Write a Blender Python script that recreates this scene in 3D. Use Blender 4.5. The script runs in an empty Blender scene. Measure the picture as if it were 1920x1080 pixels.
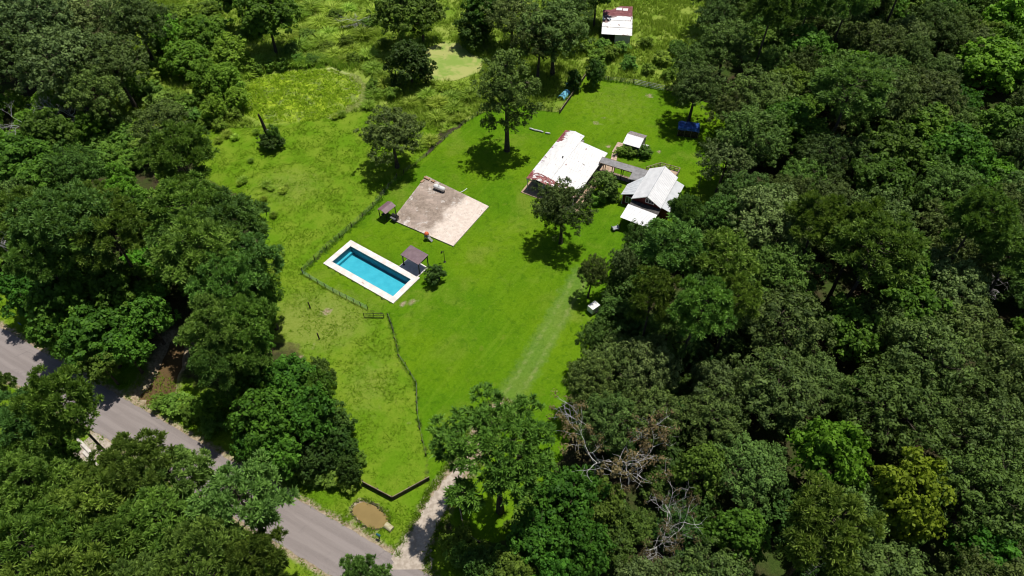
import bpy, math, random
import numpy as np
from mathutils import Vector, Matrix

# ------------------------------------------------------------------ camera, sky, sun, exposure
scene = bpy.context.scene
COL = scene.collection
CAM_H, PITCH, FPX = 84.0, math.radians(49.0), 1280.0      # drone height, tilt below horizon, focal length in photo pixels
cam_data = bpy.data.cameras.new('camera')
cam_data.sensor_width = 36.0
cam_data.lens = 36.0 * FPX / 1920.0
cam_data.clip_start = 0.5
cam_data.clip_end = 6000.0
cam = bpy.data.objects.new('camera', cam_data)
COL.objects.link(cam)
cam.location = (0, 0, CAM_H)
cam.rotation_euler = (math.pi / 2 - PITCH, 0, 0)
scene.camera = cam

SUN_EL = math.radians(75.0)
SUN_AZ = math.atan2(0.76, 0.65)                            # measured from +Y towards +X
world = bpy.data.worlds.new('World')
scene.world = world
world.use_nodes = True
wn = world.node_tree
wn.nodes.clear()
sky = wn.nodes.new('ShaderNodeTexSky')
sky.sky_type = 'NISHITA'
sky.sun_disc = False
sky.sun_elevation = SUN_EL
sky.sun_rotation = SUN_AZ
bg = wn.nodes.new('ShaderNodeBackground')
bg.inputs['Strength'].default_value = 0.06
wo = wn.nodes.new('ShaderNodeOutputWorld')
wn.links.new(sky.outputs[0], bg.inputs['Color'])
wn.links.new(bg.outputs[0], wo.inputs['Surface'])

sun_data = bpy.data.lights.new('sun', 'SUN')
sun_data.energy = 4.6
sun_data.angle = math.radians(0.53)
sun_data.color = (1.0, 0.955, 0.88)
sun = bpy.data.objects.new('sun', sun_data)
COL.objects.link(sun)
sd = Vector((math.sin(SUN_AZ) * math.cos(SUN_EL), math.cos(SUN_AZ) * math.cos(SUN_EL), math.sin(SUN_EL)))
sun.rotation_euler = sd.to_track_quat('Z', 'Y').to_euler()
sun.location = (40, 60, 150)

vs = scene.view_settings
vs.view_transform = 'Standard'
vs.look = 'None'
vs.exposure = 0.0
vs.gamma = 1.0
vs.use_curve_mapping = False
cy = scene.cycles
cy.max_bounces = 4
cy.diffuse_bounces = 1
cy.glossy_bounces = 2
cy.transmission_bounces = 3
cy.transparent_max_bounces = 6
cy.caustics_reflective = False
cy.caustics_refractive = False
cy.filter_width = 1.1
cy.adaptive_threshold = 0.03

R = math.radians
rng = np.random.default_rng(11)
random.seed(5)

# ------------------------------------------------------------------ helpers
def P(px, py, z=0.0):
    """point of the place at height z that the survey photo shows at (px, py)"""
    x = (px - 960) / FPX
    y = (540 - py) / FPX
    s, c = math.sin(PITCH), math.cos(PITCH)
    t = (CAM_H - z) / (s - y * c)
    return Vector((x * t, (c + y * s) * t, z))

def mpp(py, z=0.0):
    """metres per photo pixel at that row and height"""
    y = (540 - py) / FPX
    return (CAM_H - z) / (math.sin(PITCH) - y * math.cos(PITCH)) / FPX

def tag(o, label=None, cat=None, group=None, kind=None):
    if label: o['label'] = label
    if cat: o['category'] = cat
    if group: o['group'] = group
    if kind: o['kind'] = kind
    return o

def empty(name, loc=(0, 0, 0), rz=0.0):
    o = bpy.data.objects.new(name, None)
    o.empty_display_size = 0.3
    COL.objects.link(o)
    o.location = loc
    o.rotation_euler = (0, 0, rz)
    return o

def link(name, me, parent=None, mat=None):
    o = bpy.data.objects.new(name, me)
    COL.objects.link(o)
    if parent is not None: o.parent = parent
    if mat is not None and not me.materials: me.materials.append(mat)
    return o

class MB:
    def __init__(s):
        s.v, s.f = [], []
    def add(s, vs_, fs):
        b = len(s.v)
        s.v += [tuple(p) for p in vs_]
        s.f += [tuple(i + b for i in q) for q in fs]
        return s
    def box(s, x0, x1, y0, y1, z0, z1):
        return s.add([(x0, y0, z0), (x1, y0, z0), (x1, y1, z0), (x0, y1, z0), (x0, y0, z1), (x1, y0, z1), (x1, y1, z1), (x0, y1, z1)],
                     [(0, 3, 2, 1), (4, 5, 6, 7), (0, 1, 5, 4), (1, 2, 6, 5), (2, 3, 7, 6), (3, 0, 4, 7)])
    def prism(s, poly, z0, z1):
        """poly: list of (x, y) anticlockwise; z0/z1 numbers or per-vertex lists"""
        n = len(poly)
        a = z0 if isinstance(z0, (list, tuple)) else [z0] * n
        b = z1 if isinstance(z1, (list, tuple)) else [z1] * n
        vs_ = [(p[0], p[1], a[i]) for i, p in enumerate(poly)] + [(p[0], p[1], b[i]) for i, p in enumerate(poly)]
        fs = [tuple(range(n - 1, -1, -1)), tuple(range(n, 2 * n))] + [(i, (i + 1) % n, n + (i + 1) % n, n + i) for i in range(n)]
        return s.add(vs_, fs)
    def slab(s, pts, t):
        """pts: 3-D polygon, thickened downwards by t"""
        n = len(pts)
        vs_ = [tuple(p) for p in pts] + [(p[0], p[1], p[2] - t) for p in pts]
        fs = [tuple(range(n)), tuple(range(2 * n - 1, n - 1, -1))] + [((i + 1) % n, i, n + i, n + (i + 1) % n) for i in range(n)]
        return s.add(vs_, fs)
    def tube(s, pts, rad, n=6, cap=True):
        pts = [Vector(p) for p in pts]
        r = rad if isinstance(rad, (list, tuple)) else [rad] * len(pts)
        b = len(s.v)
        ref = None
        for i, p in enumerate(pts):
            d = (pts[min(i + 1, len(pts) - 1)] - pts[max(i - 1, 0)]).normalized()
            if ref is None:
                ref = d.orthogonal().normalized()
            u = (ref - d * ref.dot(d))
            u = u.normalized() if u.length > 1e-6 else d.orthogonal().normalized()
            ref = u
            w = d.cross(u)
            for k in range(n):
                a = 2 * math.pi * k / n
                q = p + (u * math.cos(a) + w * math.sin(a)) * r[i]
                s.v.append(tuple(q))
        for i in range(len(pts) - 1):
            for k in range(n):
                k2 = (k + 1) % n
                s.f.append((b + i * n + k, b + i * n + k2, b + (i + 1) * n + k2, b + (i + 1) * n + k))
        if cap:
            s.f.append(tuple(b + k for k in range(n - 1, -1, -1)))
            s.f.append(tuple(b + (len(pts) - 1) * n + k for k in range(n)))
        return s
    def lathe(s, prof, n=16, axis='z', c=(0, 0, 0)):
        b = len(s.v)
        for r, h in prof:
            for k in range(n):
                a = 2 * math.pi * k / n
                x, y = r * math.cos(a), r * math.sin(a)
                if axis == 'z': q = (c[0] + x, c[1] + y, c[2] + h)
                else: q = (c[0] + h, c[1] + x, c[2] + y)
                s.v.append(q)
        for i in range(len(prof) - 1):
            for k in range(n):
                k2 = (k + 1) % n
                s.f.append((b + i * n + k, b + i * n + k2, b + (i + 1) * n + k2, b + (i + 1) * n + k))
        s.f.append(tuple(b + k for k in range(n - 1, -1, -1)))
        s.f.append(tuple(b + (len(prof) - 1) * n + k for k in range(n)))
        return s
    def mesh(s, name, mat=None, smooth=False):
        me = bpy.data.meshes.new(name)
        me.from_pydata(s.v, [], s.f)
        if mat: me.materials.append(mat)
        if smooth:
            me.polygons.foreach_set('use_smooth', [True] * len(me.polygons))
        me.update()
        return me
    def build(s, name, mat, parent=None, smooth=False):
        return link(name, s.mesh(name, mat, smooth), parent)

def np_mesh(name, v, k, mat, tone=None):
    """v: (N*k, 3) vertices, k per face; tone: per-face attribute"""
    v = np.ascontiguousarray(v, dtype=np.float32)
    nf = len(v) // k
    me = bpy.data.meshes.new(name)
    me.vertices.add(len(v))
    me.vertices.foreach_set('co', v.ravel())
    me.loops.add(len(v))
    me.loops.foreach_set('vertex_index', np.arange(len(v), dtype=np.int32))
    me.polygons.add(nf)
    me.polygons.foreach_set('loop_start', np.arange(0, len(v), k, dtype=np.int32))
    me.polygons.foreach_set('loop_total', np.full(nf, k, dtype=np.int32))
    if tone is not None:
        at = me.attributes.new('tone', 'FLOAT', 'FACE')
        at.data.foreach_set('value', np.ascontiguousarray(tone, dtype=np.float32))
    me.materials.append(mat)
    me.update(calc_edges=True)
    return me

def copy_tree(o, parent=None):
    c = o.copy()
    COL.objects.link(c)
    c.parent = parent
    for ch in list(o.children):
        copy_tree(ch, c)
    return c

def unit(a):
    return a / np.maximum(np.linalg.norm(a, axis=-1, keepdims=True), 1e-9)

_lat = np.random.default_rng(3).random((256, 256))
def vnoise(x, y, sc):
    x = np.asarray(x) / sc; y = np.asarray(y) / sc
    xi = np.floor(x).astype(int); yi = np.floor(y).astype(int)
    fx = x - xi; fy = y - yi
    fx = fx * fx * (3 - 2 * fx); fy = fy * fy * (3 - 2 * fy)
    g = lambda a, b: _lat[a % 256, b % 256]
    return (g(xi, yi) * (1 - fx) + g(xi + 1, yi) * fx) * (1 - fy) + (g(xi, yi + 1) * (1 - fx) + g(xi + 1, yi + 1) * fx) * fy

def inpoly(x, y, poly):
    x = np.asarray(x); y = np.asarray(y)
    r = np.zeros(x.shape, bool)
    n = len(poly)
    for i in range(n):
        x0, y0 = poly[i][0], poly[i][1]; x1, y1 = poly[(i + 1) % n][0], poly[(i + 1) % n][1]
        c = ((y0 > y) != (y1 > y)) & (x < (x1 - x0) * (y - y0) / ((y1 - y0) if y1 != y0 else 1e-9) + x0)
        r ^= c
    return r

def linedist(x, y, pts):
    d = np.full(np.asarray(x).shape, 1e9)
    for a, b in zip(pts[:-1], pts[1:]):
        ax, ay, bx, by = a[0], a[1], b[0], b[1]
        t = np.clip(((x - ax) * (bx - ax) + (y - ay) * (by - ay)) / ((bx - ax) ** 2 + (by - ay) ** 2 + 1e-9), 0, 1)
        d = np.minimum(d, np.hypot(x - ax - t * (bx - ax), y - ay - t * (by - ay)))
    return d

def px_poly(pts, z=0.0):
    return [tuple(P(a, b, z)[:2]) for a, b in pts]

# ------------------------------------------------------------------ materials
def newmat(name):
    m = bpy.data.materials.new(name)
    m.use_nodes = True
    nt = m.node_tree
    nt.nodes.clear()
    out = nt.nodes.new('ShaderNodeOutputMaterial')
    return m, nt, out

def N(nt, typ, **kw):
    n = nt.nodes.new(typ)
    for k, v in kw.items():
        setattr(n, k, v)
    return n

def mixc(nt, fac, a, b):
    n = nt.nodes.new('ShaderNodeMix')
    n.data_type = 'RGBA'
    for sock, val in ((n.inputs[0], fac), (n.inputs[6], a), (n.inputs[7], b)):
        if hasattr(val, 'is_linked'): nt.links.new(val, sock)
        elif isinstance(val, (int, float)): sock.default_value = val
        else: sock.default_value = (*val, 1)
    return n.outputs[2]

def math_(nt, op, a, b=None, clamp=False):
    n = nt.nodes.new('ShaderNodeMath')
    n.operation = op
    n.use_clamp = clamp
    for sock, val in ((n.inputs[0], a), (n.inputs[1], b)):
        if val is None: continue
        if hasattr(val, 'is_linked'): nt.links.new(val, sock)
        else: sock.default_value = val
    return n.outputs[0]

def ramp(nt, x, lo, hi):
    n = nt.nodes.new('ShaderNodeMapRange')
    n.interpolation_type = 'SMOOTHSTEP'
    n.inputs[1].default_value = lo; n.inputs[2].default_value = hi
    nt.links.new(x, n.inputs[0])
    return n.outputs[0]

def noise(nt, scale, detail=4, rough=0.55, vec=None, dist=0.0):
    n = nt.nodes.new('ShaderNodeTexNoise')
    n.inputs['Scale'].default_value = scale
    n.inputs['Detail'].default_value = detail
    n.inputs['Roughness'].default_value = rough
    n.inputs['Distortion'].default_value = dist
    if vec is None:
        g = nt.nodes.new('ShaderNodeNewGeometry')
        vec = g.outputs['Position']
    nt.links.new(vec, n.inputs['Vector'])
    return n.outputs[0]

def bump(nt, h, strength, dist):
    b = nt.nodes.new('ShaderNodeBump')
    b.inputs['Strength'].default_value = strength
    b.inputs['Distance'].default_value = dist
    nt.links.new(h, b.inputs['Height'])
    return b.outputs[0]

def surf(name, c1, c2, scale=2.0, rough=0.8, metallic=0.0, lo=0.35, hi=0.65, bump_s=0.0, bump_d=0.02, spec=0.3):
    m, nt, out = newmat(name)
    p = N(nt, 'ShaderNodeBsdfPrincipled')
    nz = noise(nt, scale)
    nt.links.new(mixc(nt, ramp(nt, nz, lo, hi), c1, c2), p.inputs['Base Color'])
    p.inputs['Roughness'].default_value = rough
    p.inputs['Metallic'].default_value = metallic
    p.inputs['Specular IOR Level'].default_value = spec
    if bump_s:
        nt.links.new(bump(nt, noise(nt, scale * 6), bump_s, bump_d), p.inputs['Normal'])
    nt.links.new(p.outputs[0], out.inputs[0])
    return m

def leafmat(name, dark, light, trans=0.3, hue=0.12, alt=None):
    """foliage: every clump and every tree has a leaf tint of its own"""
    m, nt, out = newmat(name)
    a = N(nt, 'ShaderNodeAttribute', attribute_name='tone')
    oi = N(nt, 'ShaderNodeObjectInfo')
    f = math_(nt, 'ADD', math_(nt, 'MULTIPLY', a.outputs['Fac'], 0.8), math_(nt, 'MULTIPLY', oi.outputs['Random'], 0.3), clamp=True)
    c = mixc(nt, f, dark, light)
    if alt:
        c = mixc(nt, ramp(nt, oi.outputs['Random'], 0.35, 1.0), c, mixc(nt, f, alt[0], alt[1]))
    hs = N(nt, 'ShaderNodeHueSaturation')
    rnd2 = math_(nt, 'FRACT', math_(nt, 'MULTIPLY', oi.outputs['Random'], 7.31))
    nt.links.new(math_(nt, 'ADD', math_(nt, 'MULTIPLY', rnd2, 0.62), 0.82), hs.inputs['Value'])
    nt.links.new(math_(nt, 'ADD', math_(nt, 'MULTIPLY', math_(nt, 'FRACT', math_(nt, 'MULTIPLY', oi.outputs['Random'], 23.7)), 0.035), 0.4825), hs.inputs['Hue'])
    nt.links.new(c, hs.inputs['Color'])
    c = hs.outputs[0]
    d = N(nt, 'ShaderNodeBsdfPrincipled')
    d.inputs['Roughness'].default_value = 0.6
    d.inputs['Specular IOR Level'].default_value = 0.18
    t = N(nt, 'ShaderNodeBsdfTranslucent')
    nt.links.new(c, d.inputs['Base Color'])
    tc = mixc(nt, 0.35, c, (light[0] * 1.6, light[1] * 1.8, light[2] * 0.7))
    nt.links.new(tc, t.inputs['Color'])
    mx = N(nt, 'ShaderNodeMixShader')
    mx.inputs[0].default_value = trans
    nt.links.new(d.outputs[0], mx.inputs[1]); nt.links.new(t.outputs[0], mx.inputs[2])
    nt.links.new(mx.outputs[0], out.inputs[0])
    return m

M = {}
M['bark'] = surf('bark', (0.05, 0.038, 0.028), (0.10, 0.08, 0.06), 3.0, 0.95, bump_s=0.5)
M['deadwood'] = surf('deadwood', (0.36, 0.35, 0.34), (0.54, 0.53, 0.51), 2.0, 0.9)
M['charred'] = surf('charred', (0.016, 0.012, 0.010), (0.04, 0.03, 0.024), 3.0, 0.95)
M['pine'] = leafmat('pine_needles', (0.036, 0.084, 0.012), (0.215, 0.34, 0.048), 0.3, alt=((0.032, 0.080, 0.022), (0.165, 0.30, 0.062)))
M['deeppine'] = leafmat('deep_pine_needles', (0.024, 0.066, 0.008), (0.135, 0.235, 0.028), 0.25)
M['oak'] = leafmat('oak_leaves', (0.028, 0.054, 0.012), (0.155, 0.225, 0.052), 0.22, alt=((0.022, 0.060, 0.010), (0.115, 0.225, 0.034)))
M['sage'] = leafmat('sage_green_leaves', (0.034, 0.062, 0.018), (0.165, 0.235, 0.068), 0.22)
M['broad'] = leafmat('broad_leaves', (0.024, 0.072, 0.008), (0.115, 0.245, 0.022), 0.3, alt=((0.034, 0.068, 0.010), (0.14, 0.23, 0.03)))
M['bright'] = leafmat('bright_leaves', (0.040, 0.115, 0.008), (0.15, 0.33, 0.022), 0.3)
M['yellow'] = leafmat('yellow_green_leaves', (0.06, 0.105, 0.008), (0.19, 0.28, 0.018), 0.3)
M['scrub'] = leafmat('scrub_leaves', (0.07, 0.14, 0.014), (0.24, 0.38, 0.045), 0.35, alt=((0.05, 0.12, 0.02), (0.18, 0.32, 0.05)))
M['thicket'] = leafmat('thicket_leaves', (0.055, 0.125, 0.012), (0.22, 0.38, 0.036), 0.35)
M['reed'] = leafmat('reed_leaves', (0.15, 0.24, 0.020), (0.42, 0.56, 0.09), 0.45)
M['brownleaf'] = leafmat('withered_leaves', (0.06, 0.052, 0.022), (0.18, 0.14, 0.062), 0.25)
M['vine'] = leafmat('vine_leaves', (0.022, 0.060, 0.010), (0.085, 0.16, 0.024), 0.25)
M['magnolia'] = leafmat('magnolia_leaves', (0.036, 0.085, 0.016), (0.14, 0.25, 0.042), 0.25)

def grassmat(name, dark, light, straw, straw_at=0.75):
    m, nt, out = newmat(name)
    a = N(nt, 'ShaderNodeAttribute', attribute_name='tone')
    nz = noise(nt, 0.16, 4)
    f = math_(nt, 'ADD', math_(nt, 'MULTIPLY', a.outputs['Fac'], 0.6), math_(nt, 'MULTIPLY', nz, 0.5), clamp=True)
    c = mixc(nt, f, dark, light)
    c = mixc(nt, ramp(nt, math_(nt, 'ADD', math_(nt, 'MULTIPLY', a.outputs['Fac'], 0.45), math_(nt, 'MULTIPLY', noise(nt, 0.4, 3), 0.65)), straw_at, straw_at + 0.2), c, straw)
    d = N(nt, 'ShaderNodeBsdfDiffuse')
    t = N(nt, 'ShaderNodeBsdfTranslucent')
    nt.links.new(c, d.inputs[0]); nt.links.new(c, t.inputs[0])
    mx = N(nt, 'ShaderNodeMixShader')
    mx.inputs[0].default_value = 0.42
    nt.links.new(d.outputs[0], mx.inputs[1]); nt.links.new(t.outputs[0], mx.inputs[2])
    nt.links.new(mx.outputs[0], out.inputs[0])
    return m
M['lawn_blade'] = grassmat('lawn_blades', (0.075, 0.175, 0.005), (0.16, 0.28, 0.011), (0.28, 0.31, 0.07), 0.80)
M['pasture_blade'] = grassmat('pasture_blades', (0.13, 0.26, 0.010), (0.23, 0.38, 0.022), (0.38, 0.40, 0.12), 0.74)
M['meadow_blade'] = grassmat('meadow_blades', (0.16, 0.27, 0.020), (0.38, 0.52, 0.065), (0.56, 0.55, 0.23), 0.70)
M['marsh_blade'] = grassmat('marsh_blades', (0.20, 0.35, 0.014), (0.40, 0.58, 0.04), (0.45, 0.47, 0.14), 0.84)
M['rim_blade'] = grassmat('pale_blades', (0.30, 0.38, 0.08), (0.48, 0.54, 0.18), (0.55, 0.56, 0.26), 0.7)

# ------------------------------------------------------------------ ground zones (world polygons)
LAWN = px_poly([(566, 512), (613, 470), (660, 425), (700, 388), (745, 335), (800, 292), (850, 245), (895, 216), (960, 192), (1005, 206), (1050, 211),
                (1097, 142), (1250, 168), (1350, 200), (1400, 270), (1350, 350), (1280, 440), (1190, 520), (1150, 600), (1120, 700), (1090, 790),
                (1040, 880), (1000, 960), (940, 1020), (860, 1010), (805, 900), (800, 850), (783, 775), (781, 720), (752, 680), (745, 640), (728, 590), (690, 582)])
PASTURE = px_poly([(350, 215), (420, 240), (520, 235), (690, 205), (830, 235), (790, 300), (745, 335), (700, 388), (566, 512), (690, 582), (728, 590), (745, 640), (752, 680),
                   (781, 720), (783, 775), (800, 850), (805, 900), (830, 930), (780, 1000), (700, 1010), (540, 930), (560, 860), (610, 800), (560, 640), (500, 640), (490, 480), (470, 380), (380, 330), (345, 270)])
MEADOW = px_poly([(170, -60), (1330, -60), (1345, 60), (1320, 110), (1250, 168), (1097, 142), (1050, 211), (1005, 206), (960, 192), (895, 216), (830, 250), (690, 205),
                  (520, 240), (420, 240), (350, 215), (345, 270), (300, 300), (170, 290), (150, 240), (230, 170), (250, 100), (230, 30)])
BACKLAWN = px_poly([(1097, 142), (1250, 168), (1330, 200), (1300, 300), (1210, 310), (1150, 250), (1050, 211)])
MARSH_C, MARSH_A, MARSH_B = P(560, 178), 13.6, 10.4
ROAD_UP = [P(0, 613), P(773, 1060)]
ru = (Vector((-12.02, 28.74)) - Vector((-79.53, 65.01))).normalized()
rn = Vector((-ru.y, ru.x))
if rn.y > 0: rn = -rn                                        # points across the road, away from the lawn
ROAD_A = Vector((-12.02, 28.74)) + rn * 2.8 - ru * 260
ROAD_B = Vector((-12.02, 28.74)) + rn * 2.8 + ru * 190
ROAD_HALF = 2.8
POND = [(-20.4, 36.0), (-19.9, 36.7), (-19.1, 36.95), (-18.2, 36.6), (-17.2, 36.1), (-16.4, 35.5), (-15.55, 34.75), (-15.55, 34.1), (-15.95, 33.45), (-16.7, 33.2), (-17.5, 33.25), (-18.4, 33.6), (-19.2, 34.2), (-19.9, 34.8), (-20.4, 35.4)]
CREEK = [P(332, 640)[:2], P(318, 672)[:2], P(300, 705)[:2], P(296, 735)[:2], P(268, 745)[:2]]
DRIVE = [P(772, 1068)[:2], P(775, 1035)[:2], P(800, 985)[:2], P(826, 935)[:2], P(846, 905)[:2], P(872, 870)[:2], P(905, 815)[:2], P(938, 768)[:2]]
TRACK = [P(938, 768)[:2], P(985, 700)[:2], P(1030, 620)[:2], P(1072, 548)[:2], P(1090, 515)[:2]]
TR1 = [(p[0] - 0.75, p[1] + 0.35) for p in TRACK]
TR2 = [(p[0] + 0.95, p[1] - 0.45) for p in TRACK]
POOL_O, POOL_ANG, POOL_L, POOL_W = Vector((-31.75, 78.4)), R(-34.4), 15.5, 6.7
PU = Vector((math.cos(POOL_ANG), math.sin(POOL_ANG))); PV = Vector((-PU.y, PU.x))

def axis_coords(fine0, fine1, step, far):
    a = list(np.arange(fine0, fine1 + 1e-6, step))
    s = step; x = a[-1]
    while x < far: s *= 1.45; x += s; a.append(x)
    s = step; x = a[0]; pre = []
    while x > -far: s *= 1.45; x -= s; pre.append(x)
    return np.array(pre[::-1] + a)
gx = axis_coords(-112, 116, 0.75, 2600)
gy = axis_coords(12, 186, 0.75, 2600)
GX, GY = np.meshgrid(gx, gy)
X, Y = GX.ravel(), GY.ravel()
def soft(poly, r=0.8):
    acc = np.zeros(len(X))
    for dx, dy in ((0, 0), (r, 0), (-r, 0), (0, r), (0, -r), (r * .7, r * .7), (-r * .7, r * .7), (r * .7, -r * .7), (-r * .7, -r * .7)):
        acc += inpoly(X + dx, Y + dy, poly)
    return acc / 9
zl = soft(LAWN, 0.7); zp = soft(PASTURE, 1.0); zm = soft(MEADOW, 1.5)
droad = linedist(X, Y, [ROAD_A, ROAD_B])
vergew = 5.0 + 3.0 * vnoise(X, Y, 9.0)
zverge = np.clip(1.4 - (droad - ROAD_HALF) / vergew, 0, 1)
zp = np.maximum(zp, zverge)
ddrive = linedist(X, Y, DRIVE)
zdirt = np.clip(1.25 - np.abs(droad - ROAD_HALF) / 0.9, 0, 1)
zdirt = np.maximum(zdirt, np.clip(1.5 - ddrive / 1.9, 0, 1))
zdirt = np.maximum(zdirt, np.clip(1.4 - linedist(X, Y, CREEK) / 3.0, 0, 1))
dpond = linedist(X, Y, POND + POND[:1])
inpond = inpoly(X, Y, POND)
zdirt = np.maximum(zdirt, np.where(inpond, 1, np.clip(1 - dpond / 0.35, 0, 1)))
for (a, b, r_) in ((612, 585, 1.3), (755, 571, .9), (772, 566, 1.0), (1030, 250, .5), (1117, 230, 1.0), (1125, 232, .7), (1215, 178, 1.0), (1222, 181, .8), (590, 650, .7), (565, 670, .6), (1130, 220, .6), (760, 795, .5), (1140, 275, .8), (1235, 285, .8)):
    q = P(a, b); zdirt = np.maximum(zdirt, np.clip(1.1 - np.hypot(X - q.x, Y - q.y) / r_, 0, 1) * 0.9)
ztrack = np.clip(1.2 - np.minimum(linedist(X, Y, TR1), linedist(X, Y, TR2)) / 0.36, 0, 1)
zband = np.clip(1.15 - linedist(X, Y, TRACK) / 2.8, 0, 1)
q = P(590, 600); zdry = np.clip(1.3 - np.hypot((X - q.x) / 9.5, (Y - q.y) / 7.0), 0, 1)
q = P(540, 350); zdry = np.maximum(zdry, 0.55 * np.clip(1.3 - np.hypot((X - q.x) / 9, (Y - q.y) / 7), 0, 1))
q = P(690, 720); zdry = np.maximum(zdry, 0.5 * np.clip(1.2 - np.hypot((X - q.x) / 6, (Y - q.y) / 8), 0, 1))
q = P(1150, 190); zdry = np.maximum(zdry, 0.35 * np.clip(1.3 - np.hypot((X - q.x) / 12, (Y - q.y) / 10), 0, 1))
def marsh_r(x, y): return np.hypot((x - MARSH_C.x) / MARSH_A, (y - MARSH_C.y) / MARSH_B) + .11 * (vnoise(x, y, 4.5) - .5) + .05 * (vnoise(x + 9, y + 4, 1.6) - .5)
mr = marsh_r(X, Y)
zmarsh = np.clip((1.0 - mr) * 9, 0, 1)
mang = np.arctan2((Y - MARSH_C.y) / MARSH_B, (X - MARSH_C.x) / MARSH_A)
zrim = np.clip(1.5 - np.abs(mr - 0.99) / 0.075, 0, 1) * ((mang > -0.95) & (mang < 1.25))
ZZ = 0.22 * (vnoise(X, Y, 14) - 0.5) * np.clip((np.hypot(X, Y - 100) - 20) / 60, 0.15, 1)
lawnish = np.clip(zl + np.clip(1 - (droad - 3) / 3, 0, 1), 0, 1)
ZZ = ZZ * (1 - 0.85 * lawnish)
ZZ = np.where(zmarsh > 0, ZZ - 0.18 * zmarsh, ZZ)
pu = (X - POOL_O.x) * PU.x + (Y - POOL_O.y) * PU.y
pv = (X - POOL_O.x) * PV.x + (Y - POOL_O.y) * PV.y
nearpool = (pu > -6) & (pu < POOL_L + 8) & (pv > -6) & (pv < POOL_W + 8)
ZZ = np.where(nearpool, ZZ * 0, ZZ)
for q_, r_ in ((P(830, 395), 14), (P(1060, 310), 16), (P(1220, 350), 12), (P(1190, 260), 6), (P(1160, 40), 12)):
    ZZ = ZZ * np.clip((np.hypot(X - q_.x, Y - q_.y) - r_) / 5, 0, 1)
ZZ = ZZ * np.clip((droad - 4) / 3, 0, 1) * np.clip((ddrive - 2.5) / 2, 0, 1)
inpool = (pu > 0.45) & (pu < POOL_L - 0.45) & (pv > 0.45) & (pv < POOL_W - 0.45)
ZZ = np.where(inpool, -2.4, ZZ)
ZZ = np.where(inpond, -0.5 * np.clip(dpond / 0.5, 0, 1), ZZ)
dcr = linedist(X, Y, CREEK)
ZZ = np.where(dcr < 3.0, ZZ - 0.8 * np.clip((3.0 - dcr) / 1.4, 0, 1), ZZ)
ZZ = np.where(droad < ROAD_HALF + 1.0, 0, ZZ)
gm = bpy.data.meshes.new('ground')
nxg, nyg = len(gx), len(gy)
gm.vertices.add(len(X))
gm.vertices.foreach_set('co', np.stack([X, Y, ZZ], 1).astype(np.float32).ravel())
ii, jj = np.meshgrid(np.arange(nxg - 1), np.arange(nyg - 1))
b0 = (jj * nxg + ii).ravel()
fidx = np.stack([b0, b0 + 1, b0 + nxg + 1, b0 + nxg], 1).astype(np.int32)
gm.loops.add(fidx.size); gm.loops.foreach_set('vertex_index', fidx.ravel())
gm.polygons.add(len(fidx))
gm.polygons.foreach_set('loop_start', np.arange(0, fidx.size, 4, dtype=np.int32))
gm.polygons.foreach_set('loop_total', np.full(len(fidx), 4, dtype=np.int32))
for nm, arr in (('zoneA', (zl, zp, zm, zdirt)), ('zoneB', (zdry, np.clip(ztrack, 0, 1), zmarsh, zrim)), ('zoneC', (zband, zband * 0, zband * 0, zband * 0))):
    at = gm.attributes.new(nm, 'FLOAT_COLOR', 'POINT')
    at.data.foreach_set('color', np.stack(arr, 1).astype(np.float32).ravel())
gm.update(calc_edges=True)
gm.polygons.foreach_set('use_smooth', [True] * len(gm.polygons))

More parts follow.
